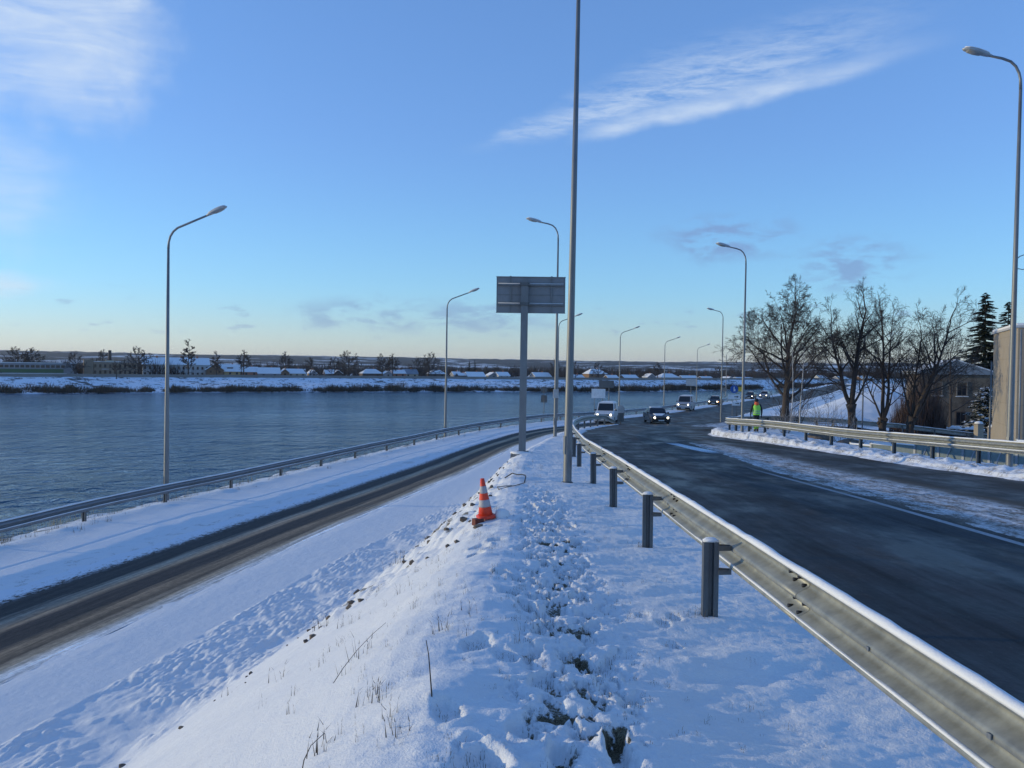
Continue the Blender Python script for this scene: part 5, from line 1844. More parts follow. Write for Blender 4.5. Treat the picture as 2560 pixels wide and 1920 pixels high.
# ================================================================ evergreens
def conifer(label, x, y, h, rad, seed, mat='spruce_green', dense=1.0, name='spruce_tree', cat='tree', z=None, snow=0.0, bottom=0.10, taper=0.85, group=None):
    rg = random.Random(seed)
    root = thing(name, label, cat, (x, y, gz(x, y) if z is None else z), 0, group)
    mb = MB(); mb.tube([(0, 0, -0.3), (0, 0, h * 0.5), (0, 0, h * 0.97)], [h * 0.018 + 0.04, h * 0.012 + 0.02, 0.01], 8); mb.build('trunk', MATS['bark'], root)
    tris, sn = [], []
    n = int(170 * dense)
    for k in range(n):
        f = bottom + (1 - bottom) * (k / n)
        L = rad * (1 - f) ** taper * rg.uniform(0.6, 1.15) + 0.10
        a = rg.uniform(0, 6.28)
        z0 = h * f
        dz_ = -0.22 * L + rg.uniform(-0.1, 0.2) * L
        tip = Vector((math.cos(a) * L, math.sin(a) * L, z0 + dz_))
        for j in range(int(14 + 10 * L)):
            q = rg.uniform(0.08, 1.0)
            c = Vector((0, 0, z0)).lerp(tip, q)
            w = L * 0.34 * (1.2 - q) + 0.10
            a2 = a + rg.uniform(-1.2, 1.2)
            e = c + Vector((math.cos(a2) * w * 1.4, math.sin(a2) * w * 1.4, rg.uniform(-0.30, 0.10) * w * 1.4 - 0.05))
            s = Vector((-math.sin(a2), math.cos(a2), rg.uniform(-0.4, 0.4))) * (0.07 + 0.13 * w)
            (sn if rg.random() < snow * (0.5 + q) else tris).append((tuple(c - s), tuple(c + s), tuple(e)))
    put_mesh('foliage', tri_mesh('foliage', tris, MATS[mat]), root)
    if sn:
        put_mesh('branch_snow', tri_mesh('branch_snow', [tuple((p_[0], p_[1], p_[2] + 0.03) for p_ in t3) for t3 in sn], MATS['snow']), root)
    return root


conifer('dark spruce with a broad crown left of the beige building roof', 46.3, 84, 12.9, 3.3, 71, dense=1.5, taper=0.6)
conifer('darker narrow spruce right of the broad spruce behind the lamp pole', 50.0, 86.5, 12.2, 2.5, 73, dense=1.4, taper=0.6)
root = thing('columnar_shrub', 'tall brown leafless bush behind the rightmost bare tree', 'shrub', (31.3, 66.0, gz(31.3, 66.0)))
tris = []
rg = random.Random(75)
for cx, cy, w_, h_ in ((-0.5, 0, 1.2, 5.6), (0.5, 0.2, 1.3, 6.8), (1.2, 0, 1.0, 4.6), (-1.2, 0, 0.9, 3.6)):
    spikes(tris, 620, w_, w_, h_, (cx, cy, 0.0), 0.022, 0.13, rg)
put_mesh('stems', tri_mesh('stems', tris, MATS['thuja_brown']), root)
conifer('low snow-dusted evergreen in front of the house window', 41.0, 74, 4.2, 2.2, 77, 'spruce_green', 1.1, 'evergreen_shrub', 'shrub', snow=0.25, taper=0.5)

# ================================================================ houses on the right
m, t, p = new_mat('old_plaster')
co = coords(t)
a = t.noise(co, 0.9, 6, 0.65); b5 = t.noise(co, 7, 4, 0.6)
t.l.new(t.mix(t.smooth(a, 0.42, 0.62), t.mix(b5, (0.13, 0.105, 0.08), (0.20, 0.165, 0.125)), (0.085, 0.065, 0.05)), p.inputs['Base Color'])
p.inputs['Roughness'].default_value = 0.95
bump(t, p, b5, 0.3, 0.02)
m, t, p = new_mat('beige_block')
co = coords(t)
a = t.noise(co, 1.4, 5, 0.6); z_ = t.sep(co)[2]
crs = t.smooth(t.math('PINGPONG', z_, 0.62), 0.03, 0.0)
cc_ = t.mix(a, (0.27, 0.23, 0.175), (0.36, 0.31, 0.245))
t.l.new(t.mix(t.math('MULTIPLY', crs, 0.35), cc_, (0.16, 0.14, 0.11)), p.inputs['Base Color'])
p.inputs['Roughness'].default_value = 0.9
bump(t, p, t.noise(co, 20, 4), 0.3, 0.01)
plain('brown_render', (0.24, 0.135, 0.065), 0.9, 0, 0.25, 2.5, bmp=0.3)
plain('window_dark', (0.02, 0.022, 0.028), 0.12)
plain('frame_pale', (0.20, 0.175, 0.145), 0.7)
plain('frame_dark', (0.07, 0.05, 0.04), 0.8)
plain('tin_grey', (0.22, 0.24, 0.26), 0.5, 0.3)
plain('fence_green', (0.15, 0.19, 0.185), 0.7, 0, 0.2)


def wall_window(par, c, w, h, ny=-1, mat='window_dark', frame='frame_pale', panes=2, proud=0.03):
    """window on a wall that faces local -y: frame, panes, sill"""
    mb = MB()
    for xx in (-w / 2, w / 2):
        mb.box((c[0] + xx, c[1] - proud / 2, c[2]), (0.09, proud + 0.05, h + 0.09))
    for zz in (-h / 2, h / 2):
        mb.box((c[0], c[1] - proud / 2 - 0.002, c[2] + zz), (w + 0.09, proud + 0.04, 0.09))
    f = mb.build('window', MATS[frame], par)
    for k in range(panes):
        ww = w / panes
        m2 = MB(); m2.box((c[0] - w / 2 + ww * (k + 0.5), c[1] - 0.006, c[2]), (ww - 0.05, 0.02, h - 0.04)); m2.build('pane', MATS[mat], f)
    m2 = MB(); m2.box((c[0], c[1] - 0.07, c[2] - h / 2 - 0.07), (w + 0.2, 0.16, 0.05)); m2.build('sill', MATS['snow'], f)
    return f


hx, hy = 40.4, 78.0
hz = gz(hx, hy)
house = thing('old_house', 'weathered plaster house with small dark windows behind the bare trees', 'house', (hx, hy, hz - 0.2), R(-14))
mb = MB(); mb.box((0, 3.0, 2.75), (6.0, 6.0, 5.5)); wl_ = mb.build('wall', MATS['old_plaster'], house)
wall_window(house, (0.55, 0, 4.05), 0.85, 1.25)
wall_window(house, (-1.5, 0, 4.05), 0.8, 1.2)
wall_window(house, (0.5, 0, 1.35), 0.8, 1.2, frame='frame_dark')
mb = MB(); mb.box((2.2, -0.03, 1.0), (0.9, 0.09, 2.0)); dr = mb.build('door', MATS['frame_dark'], wl_)
mb = MB(); mb.prism([(-3.3, 5.5), (0, 6.6), (3.3, 5.5), (3.3, 5.35), (-3.3, 5.35)], 'y', -0.3, 6.3); rf = mb.build('roof', MATS['tin_grey'], house)
mb = MB()
for s in (-1, 1):
    mb.loft([[(s * 3.32, y, 5.52), (0, y, 6.63), (0, y, 6.73), (s * 3.36, y, 5.61)] for y in (-0.34, 6.34)])
mb.build('roof_snow', MATS['snow'], rf)
mb = MB(); mb.box((0.9, 3.5, 6.6), (0.5, 0.5, 0.9)); mb.build('chimney', MATS['old_plaster'], rf)
# snow-capped courses of the broken garden wall beside the house
gw = thing('stone_stack', 'stack of snow-capped stone courses at the left corner of the old house', 'stone wall', (36.0, 75.5, gz(36.0, 75.5)))
sr_ = random.Random(3)
for k in range(7):
    mb = MB(); mb.box((sr_.uniform(-0.1, 0.1), 0, 0.22 + 0.40 * k), (0.95 - 0.03 * k, 0.8, 0.26), Matrix.Rotation(sr_.uniform(-0.08, 0.08), 3, 'Z')); st_ = mb.build('stone', MATS['concrete'], gw)
    mb = MB(); mb.box((0, -0.03, 0.385 + 0.40 * k), (1.0 - 0.03 * k, 0.84, 0.09)); mb.build('stone_snow', MATS['snow'], st_)

bb = thing('beige_building', 'beige flat-roofed building with a brown front at the right edge', 'building', (26.55, 45.0, -5.3), R(-21.5))
mb = MB(); mb.box((3.0, 4.1, 3.9), (6.0, 8.2, 7.8)); wg = mb.build('wall', MATS['beige_block'], bb)
mb = MB(); mb.box((3.2, -0.06, 3.75), (5.4, 0.12, 7.5)); fw = mb.build('front_render', MATS['brown_render'], bb)
mb = MB(); mb.box((3.0, 4.1, 7.86), (6.2, 8.4, 0.12)); rf = mb.build('roof', MATS['concrete_pale'], bb)
mb = MB(); mb.box((3.0, 4.1, 7.98), (6.14, 8.34, 0.12)); mb.build('roof_snow', MATS['snow'], rf)
wall_window(bb, (2.6, -0.12, 5.3), 1.2, 1.4)
wall_window(bb, (4.6, -0.12, 5.3), 1.2, 1.4)
mb = MB(); mb.tube([(0.12, -0.1, 0.1), (0.12, -0.1, 7.7)], 0.05, 8); mb.build('downpipe', MATS['tin_grey'], bb)
mb = MB(); mb.box((3.0, 4.1, 0.3), (6.08, 8.28, 0.6)); mb.build('plinth', MATS['concrete'], bb)

hd_ = thing('snowy_hedge', 'long clipped hedge with a thick snow cap in front of the old house', 'hedge', (34.4, 67.0, gz(34.4, 67.0)), R(-34))
tris = []
rg = random.Random(8)
for k in range(60):
    spikes(tris, 34, 0.25, 0.35, 0.95, (-2.3 + 4.6 * k / 59, 0, 0), 0.03, 0.2, rg)
put_mesh('foliage', tri_mesh('foliage', tris, MATS['thuja_brown']), hd_)
mb = MB()
mb.loft([[(x, math.cos(q) * 0.36, 0.78 + math.sin(q) * (0.17 + 0.08 * math.sin(x * 5.1) + 0.05 * math.sin(x * 13))) for q in [math.pi * a / 8 for a in range(9)]] for x in np.linspace(-2.35, 2.35, 40)], True, True, True)
mb.build('snow_cap', MATS['snow'], hd_)
for lab, x, y, w, h in (('snow-capped gate pillar at the end of the clipped hedge', 34.2, 62.6, 0.46, 1.35), ('pale concrete gate pillar nearest the beige building', 32.2, 57.2, 0.46, 1.3)):
    g_ = thing('gate_pillar', lab, 'pillar', (x, y, gz(x, y)), R(8), 'gate pillars by the beige building')
    mb = MB(); mb.box((0, 0, h / 2 - 0.1), (w, w, h + 0.2)); mb.build('shaft', MATS['beige_block'], g_)
    mb = MB(); mb.box((0, 0, h + 0.04), (w + 0.12, w + 0.12, 0.08)); mb.build('coping', MATS['concrete'], g_)
    mb = MB(); mb.lathe([(w * 0.62, h + 0.08), (w * 0.66, h + 0.14), (w * 0.4, h + 0.24), (0.02, h + 0.28)], 14); mb.build('snow_cap', MATS['snow'], g_)
g_ = thing('tin_fence', 'grey sheet fence under the brown wing at the right edge', 'fence', (28.2, 43.0, -4.95), R(-21.5))
for k in range(9):
    mb = MB(); mb.box((0.28 + 0.56 * k, 0, 0.75), (0.53, 0.03, 1.5)); mb.build('panel', MATS['tin_grey'], g_)
mb = MB(); mb.box((2.5, 0.04, 1.2), (5.0, 0.04, 0.08)); mb.build('rail', MATS['post_steel'], g_)
# parapet fence below the corner rail
A_, B_ = Vector((15.3, 38.5)), Vector((20.2, 30.5))
pf = thing('parapet_fence', 'low grey-green panelled parapet with slanting braces below the corner rail', 'fence', (A_.x, A_.y, 0))
n_ = 9
for k in range(n_):
    q0, q1 = A_.lerp(B_, k / n_), A_.lerp(B_, (k + 1) / n_)
    c = (q0 + q1) / 2 - A_
    zg = -4.05 + 0.10 * k
    rz = math.atan2(q1.y - q0.y, q1.x - q0.x)
    L = (q1 - q0).length
    mb = MB(); mb.box((0, 0, 0.42), (L - 0.06, 0.06, 0.84)); mb.build('panel', MATS['fence_green'], pf, (c.x, c.y, zg), rz)
    mb = MB(); mb.box((-L / 2, 0, 0.45), (0.10, 0.12, 1.0)); mb.build('post', MATS['tin_grey'], pf, (c.x, c.y, zg), rz)
    mb = MB(); mb.box((0, 0, 0.885), (L + 0.001 * k, 0.13, 0.07)); mb.build('snow_cap', MATS['snow'], pf, (c.x, c.y, zg), rz)
    if k >= 3:
        mb = MB(); mb.box((0, -0.28, 0.32), (0.05, 0.05, 0.95), Matrix.Rotation(R(-36), 3, 'X') @ Matrix.Rotation(R(0), 3, 'Y')); mb.build('brace', MATS['tin_grey'], pf, (c.x, c.y, zg), rz)
hw_ = thing('headwall', 'pale concrete headwall with two small dark pipe holes below the rail', 'headwall', (18.3, 40.6, gz(18.3, 40.6)))
mb = MB(); mb.box((0, 0, 0.25), (1.7, 0.35, 1.0)); mb.build('slab', MATS['concrete_pale'], hw_)
for x in (0.52, 0.68):
    mb = MB(); mb.tube([(x, -0.19, 0.55), (x, -0.165, 0.55)], 0.05, 14); mb.build('pipe_hole', MATS['window_dark'], hw_)
mb = MB(); mb.box((0, 0, 0.78), (1.76, 0.42, 0.07)); mb.build('snow_cap', MATS['snow'], hw_)
rr_ = random.Random(12)
spots = [(15.3, 42.6, 0.55, 'leftmost'), (16.6, 42.0, 0.75, 'largest'), (17.5, 42.6, 0.5, 'low middle'), (17.2, 40.9, 0.6, 'front'), (19.7, 41.5, 0.45, 'rightmost')]
for x, y, s, wd in spots:
    bm_ = bmesh.new(); bmesh.ops.create_icosphere(bm_, subdivisions=3, radius=s)
    sd = rr_.randint(0, 99)
    for v_ in bm_.verts:
        k = 0.75 + 0.5 * float(fbm(np.array([v_.co.x * 1.6 + sd]), np.array([v_.co.y * 1.6 + v_.co.z * 1.1]), 3, sd)[0])
        v_.co = Vector((v_.co.x * k * 1.4, v_.co.y * k, v_.co.z * k * 0.7))
    me = bpy.data.meshes.new('boulder'); bm_.to_mesh(me); bm_.free(); me.materials.append(MATS['rubble'])
    me.polygons.foreach_set('use_smooth', [True] * len(me.polygons))
    tag(put_mesh('boulder', me, None, (x, y, gz(x, y) + s * 0.2), rr_.uniform(0, 6)), f'dark boulder below the corner rail beside the headwall, {wd} of the group', 'boulder', 'boulders below the rail')

# ================================================================ houses across the river
for nm, c in (('wall_yellow', (0.40, 0.27, 0.13)), ('wall_brown', (0.20, 0.12, 0.07)), ('wall_grey', (0.24, 0.24, 0.25)), ('wall_white', (0.46, 0.45, 0.43)), ('wall_brick', (0.34, 0.15, 0.09)),
              ('wall_dark', (0.085, 0.065, 0.055)), ('wall_cream', (0.42, 0.36, 0.26)), ('wall_block', (0.27, 0.20, 0.14)), ('green_band', (0.08, 0.13, 0.06)), ('roof_slate', (0.26, 0.29, 0.33))):
    plain(nm, c, 0.9, 0, 0.15, 0.4)
SNOWR = 'snow'
BASE = -5.3


def far_house(label, x, y, w, he, ht, kind, wall, depth=6.0, roof='snow', nwin=2, rz=None, dormer=False, chimney=True, name='far_house', side='wall_dark'):
    """he, ht: eave and ridge above -4.1; kind r ridge across, g gable to the river, h hipped"""
    e, tp = he + 1.2, ht + 1.2
    e = max(e, 0.9); tp = max(tp, e + 1.0)
    if rz is None:
        rz = R(22)
    root = thing(name, label, 'house', (x, y, BASE), rz)
    hw = w / 2
    D = depth
    mb = MB()
    if kind == 'g':
        mb.prism([(-hw, 0), (hw, 0), (hw, e), (0, tp - 0.05), (-hw, e)], 'y', 0, D)
    else:
        mb.box((0, D / 2, e / 2), (w, D, e))
        if kind == 'r':
            for s in (-1, 1):
                mb.prism([(0.0, e), (D, e), (D / 2, tp - 0.08)], 'x', s * hw - 0.1 * (s > 0), s * hw + 0.1 * (s < 0))
    wb = mb.build('wall', MATS[wall], root)
    mb = MB()
    th = 0.16
    if kind == 'g':
        for s in (-1, 1):
            mb.loft([[(s * (hw + 0.3), yy_, e - 0.15), (0, yy_, tp), (0, yy_, tp + th), (s * (hw + 0.35), yy_, e)] for yy_ in (-0.3, D + 0.3)])
    elif kind == 'r':
        for y0_, s in ((-0.35, 1), (D + 0.35, -1)):
            mb.loft([[(xx, y0_, e - 0.12), (xx, D / 2, tp), (xx, D / 2, tp + th), (xx, y0_ - 0.04 * s, e + 0.06)] for xx in (-hw - 0.25, hw + 0.25)])
    else:
        q = min(hw * 0.55, D * 0.45)
        mb.loft([[(-hw - 0.3, -0.3, e - 0.05), (hw + 0.3, -0.3, e - 0.05), (hw + 0.3, D + 0.3, e - 0.05), (-hw - 0.3, D + 0.3, e - 0.05)],
                 [(-hw + q, D * 0.42, tp), (hw - q, D * 0.42, tp), (hw - q, D * 0.58, tp), (-hw + q, D * 0.58, tp)]])
    rf = mb.build('roof', MATS[roof], root)
    if dormer:
        mb = MB(); mb.box((0.1, D * 0.22, lerp(e, tp, 0.5)), (w * 0.28, 0.9, 0.55)); dm = mb.build('dormer', MATS['wall_dark'], root)
        mb = MB(); mb.box((0.1, D * 0.22 - 0.05, lerp(e, tp, 0.5) + 0.33), (w * 0.34, 1.1, 0.12)); mb.build('dormer_snow', MATS['snow'], dm)
    if chimney:
        mb = MB(); mb.box((hw * 0.3, D * 0.55, tp + 0.2), (0.5, 0.5, 0.9)); mb.build('chimney', MATS['wall_brick'], rf)
    wm = MB(); wm.box((0, 0, 0), (0.75, 0.06, 0.9)); wme = wm.mesh('window', MATS['window_dark'])
    for k in range(nwin):
        put_mesh('window', wme, wb, (-hw + w * (k + 0.5) / nwin, -0.02, max(0.75, e - 0.75)))
    return root


H = [
    ('brown wooden gable house right beside the long white building', -117.1, 337.4, 6.5, 2.4, 4.7, 'g', 'wall_brown', 2, False),
    ('yellow-walled house with a dark dormer in its snowy roof', -112.1, 340.2, 7.8, 1.8, 4.5, 'r', 'wall_yellow', 3, True),
    ('brick house with a steep snowy roof, right of the dormer house', -105.2, 343.9, 6.1, 1.7, 3.6, 'r', 'wall_brick', 2, False),
    ('long low house with one broad snowy roof and dark base', -98.0, 345.4, 8.7, 1.1, 3.4, 'r', 'wall_grey', 2, False),
    ('tiny brown gable house right of the long low house', -92.4, 348.3, 3.4, 1.5, 3.0, 'g', 'wall_brown', 1, False),
    ('cream house with a wide snowy roof, fifth roof right of the dormer', -88.6, 352.5, 7.4, 1.2, 3.0, 'r', 'wall_cream', 3, False),
    ('little yellow gable peeping behind the wide cream house', -84.6, 362.2, 2.7, 1.2, 2.7, 'g', 'wall_yellow', 1, False),
    ('small grey gable shed left of a lone bare tree', -81.9, 353.6, 2.3, 1.3, 2.6, 'g', 'wall_grey', 1, False),
    ('small snowy-roofed house beside a dark gable, left half of the pair', -75.8, 356.6, 3.8, 1.2, 2.8, 'r', 'wall_dark', 1, False),
    ('dark gable house, right half of a pair under a bare tree', -72.3, 356.1, 3.3, 1.4, 2.7, 'g', 'wall_dark', 1, False),
    ('dark-walled house with a large snowy roof left of two matching trees', -59.7, 366.4, 8.7, 1.5, 3.4, 'h', 'wall_dark', 2, False),
    ('small grey house tucked between two matching trees', -53.1, 367.3, 3.8, 1.4, 2.6, 'g', 'wall_grey', 1, False),
    ('terracotta-coloured house, the reddest on the far bank', -48.8, 371.4, 5.6, 1.6, 3.0, 'r', 'wall_brick', 2, False),
    ('house with a bluish slate roof right of the terracotta one', -44.2, 376.3, 6.0, 1.4, 3.4, 'r', 'wall_cream', 2, False),
    ('hip-roofed snowy house just left of the second river lamp', -32.7, 380.5, 6.9, 1.6, 3.3, 'h', 'wall_dark', 2, False),
    ('small pale house just right of the second river lamp', -24.9, 389.9, 3.6, 1.2, 2.5, 'r', 'wall_grey', 1, False),
    ('low house in front of the twin far spruces, left', -21.6, 382.9, 4.7, 1.0, 1.9, 'r', 'wall_dark', 1, False),
    ('bright snowy-roofed house in front of the twin far spruces, right', -15.8, 383.0, 8.2, 0.5, 2.5, 'r', 'wall_grey', 2, False),
    ('grey gable house between the bright roof and the sign post', -8.4, 391.8, 4.2, 1.1, 2.4, 'g', 'wall_grey', 1, False),
    ('cluster house with snowy roof left of the big sign post', -3.5, 389.5, 5.5, 1.0, 2.6, 'r', 'wall_white', 2, False),
    ('snowy-roofed house between the sign post and the tall pole', 14.4, 395.8, 8.0, 0.8, 2.6, 'r', 'wall_grey', 2, False),
    ('low snowy roof immediately right of the tall foreground pole', 31.7, 401.6, 5.4, 0.2, 1.7, 'r', 'wall_dark', 1, False),
    ('tall brown house with a steep roof above the white van', 41.6, 413.6, 9.9, 2.3, 4.6, 'h', 'wall_brown', 3, False),
    ('low snowy roof right of the tall brown house', 48.7, 407.3, 5.5, -0.1, 1.7, 'r', 'wall_dark', 1, False),
    ('two-window house with snowy roof by the fourth river lamp', 57.9, 413.3, 7.5, 0.2, 1.9, 'r', 'wall_brown', 2, False),
    ('grey gable house above the dark car', 69.0, 423.3, 4.5, 1.0, 2.6, 'g', 'wall_grey', 1, False),
    ('wide hip-roofed house above the silver van', 82.0, 442.8, 11.2, 0.8, 2.8, 'h', 'wall_cream', 3, False),
    ('broad snowy roof right of the wide hip-roofed house', 95.0, 453.5, 9.3, -0.5, 1.7, 'r', 'wall_grey', 2, False),
    ('small snowy roof above the dark saloon', 107.1, 465.8, 6.7, -0.5, 1.3, 'r', 'wall_dark', 1, False),
    ('small dark house left of the far hooked lamp', 122.9, 481.2, 5.8, -0.4, 1.2, 'g', 'wall_brown', 1, False),
    ('long snowy roof behind the two hooked lamps', 136.4, 497.4, 11.4, -0.6, 0.9, 'r', 'wall_grey', 2, False),
    ('distant house glimpsed left of the second bare tree', 207.1, 569.5, 6.1, 0.6, 2.4, 'r', 'wall_white', 1, False),
    ('distant low roof glimpsed under the second bare tree', 227.9, 587.9, 8.2, 0.2, 1.8, 'r', 'wall_grey', 2, False),
    ('distant brown house glimpsed between second and third bare trees', 257.4, 619.3, 11.6, 0.2, 2.2, 'r', 'wall_brown', 2, False),
]
for lab, x, y, w, e, tp, kd, wl_, nw, dm in H:
    far_house(lab, x, y, w, e, tp, kd, wl_, 5.0 if w < 5 else 7.0, 'roof_slate' if 'slate' in lab else 'snow', nw, None, dm)

# long white two-storey building
root = thing('long_building', 'long white two-storey building with rows of windows and snowy roof', 'building', (-132.7, 338.4, BASE), R(24))
w, D, e, tp = 24.6, 9.0, 5.4, 8.1
mb = MB(); mb.box((0, D / 2, e / 2), (w, D, e))
for s in (-1, 1):
    mb.prism([(0.0, e), (D, e), (D / 2, tp - 0.1)], 'x', s * w / 2 - 0.1 * (s > 0), s * w / 2 + 0.1 * (s < 0))
wb = mb.build('wall', MATS['wall_white'], root)
mb = MB()
for y0_, s in ((-0.4, 1), (D + 0.4, -1)):
    mb.loft([[(xx, y0_, e - 0.1), (xx, D / 2, tp), (xx, D / 2, tp + 0.18), (xx, y0_ - 0.04 * s, e + 0.1)] for xx in (-w / 2 - 0.3, w / 2 + 0.3)])
rf = mb.build('roof', MATS['snow'], root)
for xx in (-7, 2, 8):
    mb = MB(); mb.box((xx, D / 2, tp + 0.3), (0.7, 0.7, 1.0)); mb.build('chimney', MATS['wall_brick'], rf)
wm = MB(); wm.box((0, 0, 0), (0.75, 0.06, 1.15)); wme = wm.mesh('window', MATS['window_dark'])
for fz in (1.75, 4.1):
    for k in range(14):
        put_mesh('window', wme, wb, (-w / 2 + w * (k + 0.5) / 14, -0.02, fz))
# brown flat-roofed block with a chimney stack
root = thing('flat_roof_building', 'brown flat-roofed building with a tall dark chimney stack', 'building', (-151.1, 321.6, BASE), R(28))
mb = MB(); mb.box((2.0, 4, 3.05), (15.0, 8, 6.1)); wb = mb.build('wall', MATS['wall_block'], root)
mb = MB(); mb.box((-7.2, 4, 3.45), (3.2, 8.2, 6.9)); mb.build('stair_block', MATS['wall_block'], root)
mb = MB(); mb.box((2.0, 4, 6.18), (15.1, 8.1, 0.16)); mb.build('roof_snow', MATS['snow'], root)
mb = MB(); mb.tube([(0.2, 5, 6.0), (0.2, 5, 10.6)], [0.62, 0.55], 14); ck = mb.build('chimney_stack', MATS['wall_dark'], root)
mb = MB(); mb.box((0.2, 4.4, 6.5), (3.0, 1.6, 0.5)); mb.build('plant_room', MATS['wall_cream'], root)
for fz in (2.3, 4.6):
    for k in range(9):
        put_mesh('window', wme, wb, (-5.0 + 1.7 * k, -0.02, fz))
mb = MB(); mb.box((-1.6, -0.5, 3.4), (2.4, 1.0, 0.14)); mb.build('canopy', MATS['snow'], root)
# long low building with a green band
root = thing('flat_roof_building', 'long low flat-roofed building with a green band at the left edge', 'building', (-170.5, 306, BASE), R(30))
mb = MB(); mb.box((-2, 5, 2.7), (30, 10, 5.4)); wb = mb.build('wall', MATS['wall_grey'], root)
mb = MB(); mb.box((-2, -0.03, 2.6), (22, 0.1, 1.3)); mb.build('green_band', MATS['green_band'], root)
mb = MB(); mb.box((-2, 5, 5.46), (30.3, 10.3, 0.2)); mb.build('roof_snow', MATS['snow'], root)
wm = MB(); wm.box((0, 0, 0), (1.2, 0.06, 0.9)); wme2 = wm.mesh('window', MATS['window_dark'])
for k in range(14):
    put_mesh('window', wme2, wb, (-12.0 + 1.6 * k, -0.02, 4.2))
mb = MB(); mb.box((-2, -0.25, 1.62), (24, 0.5, 0.12)); mb.build('ledge_snow', MATS['snow'], root)

# trees across the river
protos = {}
for key, (h, r0, L0, kd, n1, low, sp) in {'a': (10, 0.26, 0.46, (5, 6), 12, 0.15, (25, 58)), 'b': (10, 0.2, 0.40, (4, 6), 10, 0.2, (22, 52)), 'c': (10, 0.24, 0.36, (5, 6), 10, 0.42, (28, 62)), 'd': (10, 0.16, 0.24, (5, 6), 12, 0.35, (28, 60))}.items():
    t_ = Tree(ord(key), 5)
    pts = t_.limb((0, 0, -0.6), (0, 0, 1), h * 0.8, r0, 0, 0, 0.1, 0.04, thick=True)
    rg = random.Random(ord(key) + 1)
    for k in range(n1):
        f = low + (1 - low) * k / n1
        q = f * 6; i = min(int(q), 5)
        a = k * 2.4
        t_.limb(pts[i].lerp(pts[i + 1], q - i), (math.cos(a), math.sin(a), rg.uniform(0.4, 1.0)), h * L0 * (1.1 - 0.55 * f), r0 * 0.45 * (1.2 - 0.7 * f), 1, 3, 0.06, 0.16, sp, kd, False, 0.03, (0.45, 0.68), 0.055)
    t_.limb(pts[-1], (0, 0, 1), h * 0.22, r0 * 0.3, 1, 3, 0.05, 0.12, sp, kd, False, 0.02, (0.45, 0.66), 0.045)
    protos[key] = (t_.t.mesh('trunk', MATS['twig_far']), t_.c.mesh('crown', MATS['twig_far']), h)
T = [
    (-179.1, 310.2, 9.9, 'a', 'broad bare tree at the far left behind the green-banded building'), (-175.4, 312.7, 9.7, 'a', 'broad bare tree right next to the far left one'),
    (-157.4, 308.4, 8.5, 'b', 'dark bushy bare tree between the two flat-roofed buildings'), (-167.5, 350.3, 9.9, 'b', 'bare crown behind the brown block, left of its chimney stack'),
    (-133.9, 289.7, 5.0, 'c', 'low round bare tree on the bank in front of the brown block'), (-138.2, 317.9, 10.6, 'a', 'big bare tree at the left end of the long white building'),
    (-122.8, 324.5, 13.7, 'd', 'tallest slim bare tree in front of the long white building'), (-113.9, 329.7, 9.5, 'd', 'slim bare tree in front of the brown gable house'),
    (-104.7, 333.7, 10.0, 'c', 'bare tree with a rounded crown right of the dormer house'), (-104.1, 393.4, 10.6, 'c', 'pale bare crown standing far behind the long low house'),
    (-80.8, 343.0, 7.9, 'b', 'lone dark bare tree on the bank right of the cream house'), (-72.4, 349.5, 8.1, 'b', 'thin bare tree over the dark gable pair'),
    (-71.0, 372.0, 11.1, 'a', 'wide dome-shaped bare tree, the broadest crown of the village'), (-54.0, 356.2, 9.6, 'c', 'left one of two matching round bare trees'),
    (-50.2, 360.1, 9.7, 'c', 'right one of two matching round bare trees'), (-42.8, 382.5, 8.9, 'b', 'bare tree behind the slate-roofed house'),
    (-36.5, 372.7, 10.8, 'a', 'dense bare tree left of the second river lamp'), (1.4, 399.2, 4.7, 'c', 'small dark round tree behind the big sign post'),
    (19.6, 397.5, 8.8, 'b', 'bare tree just left of the tall foreground pole'), (29.4, 397.0, 8.0, 'b', 'bare tree just right of the tall foreground pole'),
    (40.5, 401.7, 7.8, 'b', 'bare tree in front of the tall brown house'), (66.8, 427.2, 5.1, 'a', 'low dark clump tree left of the grey gable house'),
    (71.6, 421.4, 8.3, 'c', 'round bare tree right of the grey gable house'), (111.3, 463.8, 7.2, 'b', 'bare tree above the dark saloon'),
    (141.7, 505.8, 6.5, 'b', 'bare tree behind the long roof by the hooked lamps'), (5.6, 406.6, 4.4, 'a', 'low wide dark tree right of the big sign post'),
]
rg = random.Random(4)
for x, y, h, key, lab in T:
    tm, cm, hp = protos[key]
    root = thing('far_tree', lab, 'tree', (x, y, -4.7), rg.uniform(0, 6.28), 'bare trees across the river')
    k = (h + 0.6) / hp
    root.scale = (k * 1.3, k * 1.3, k)
    put_mesh('trunk', tm, root); put_mesh('crown', cm, root)
for x, y, h, lab in ((-20.0, 401.8, 8.4, 'left one of the twin dark spruces across the river'), (-17.6, 402.6, 9.0, 'right one of the twin dark spruces across the river')):
    conifer(lab, x, y, h, 2.0, int(h * 10), dense=0.6, z=-4.8, group='twin far spruces')

# ================================================================ dead grass and weeds poking through the snow
rg = random.Random(21)


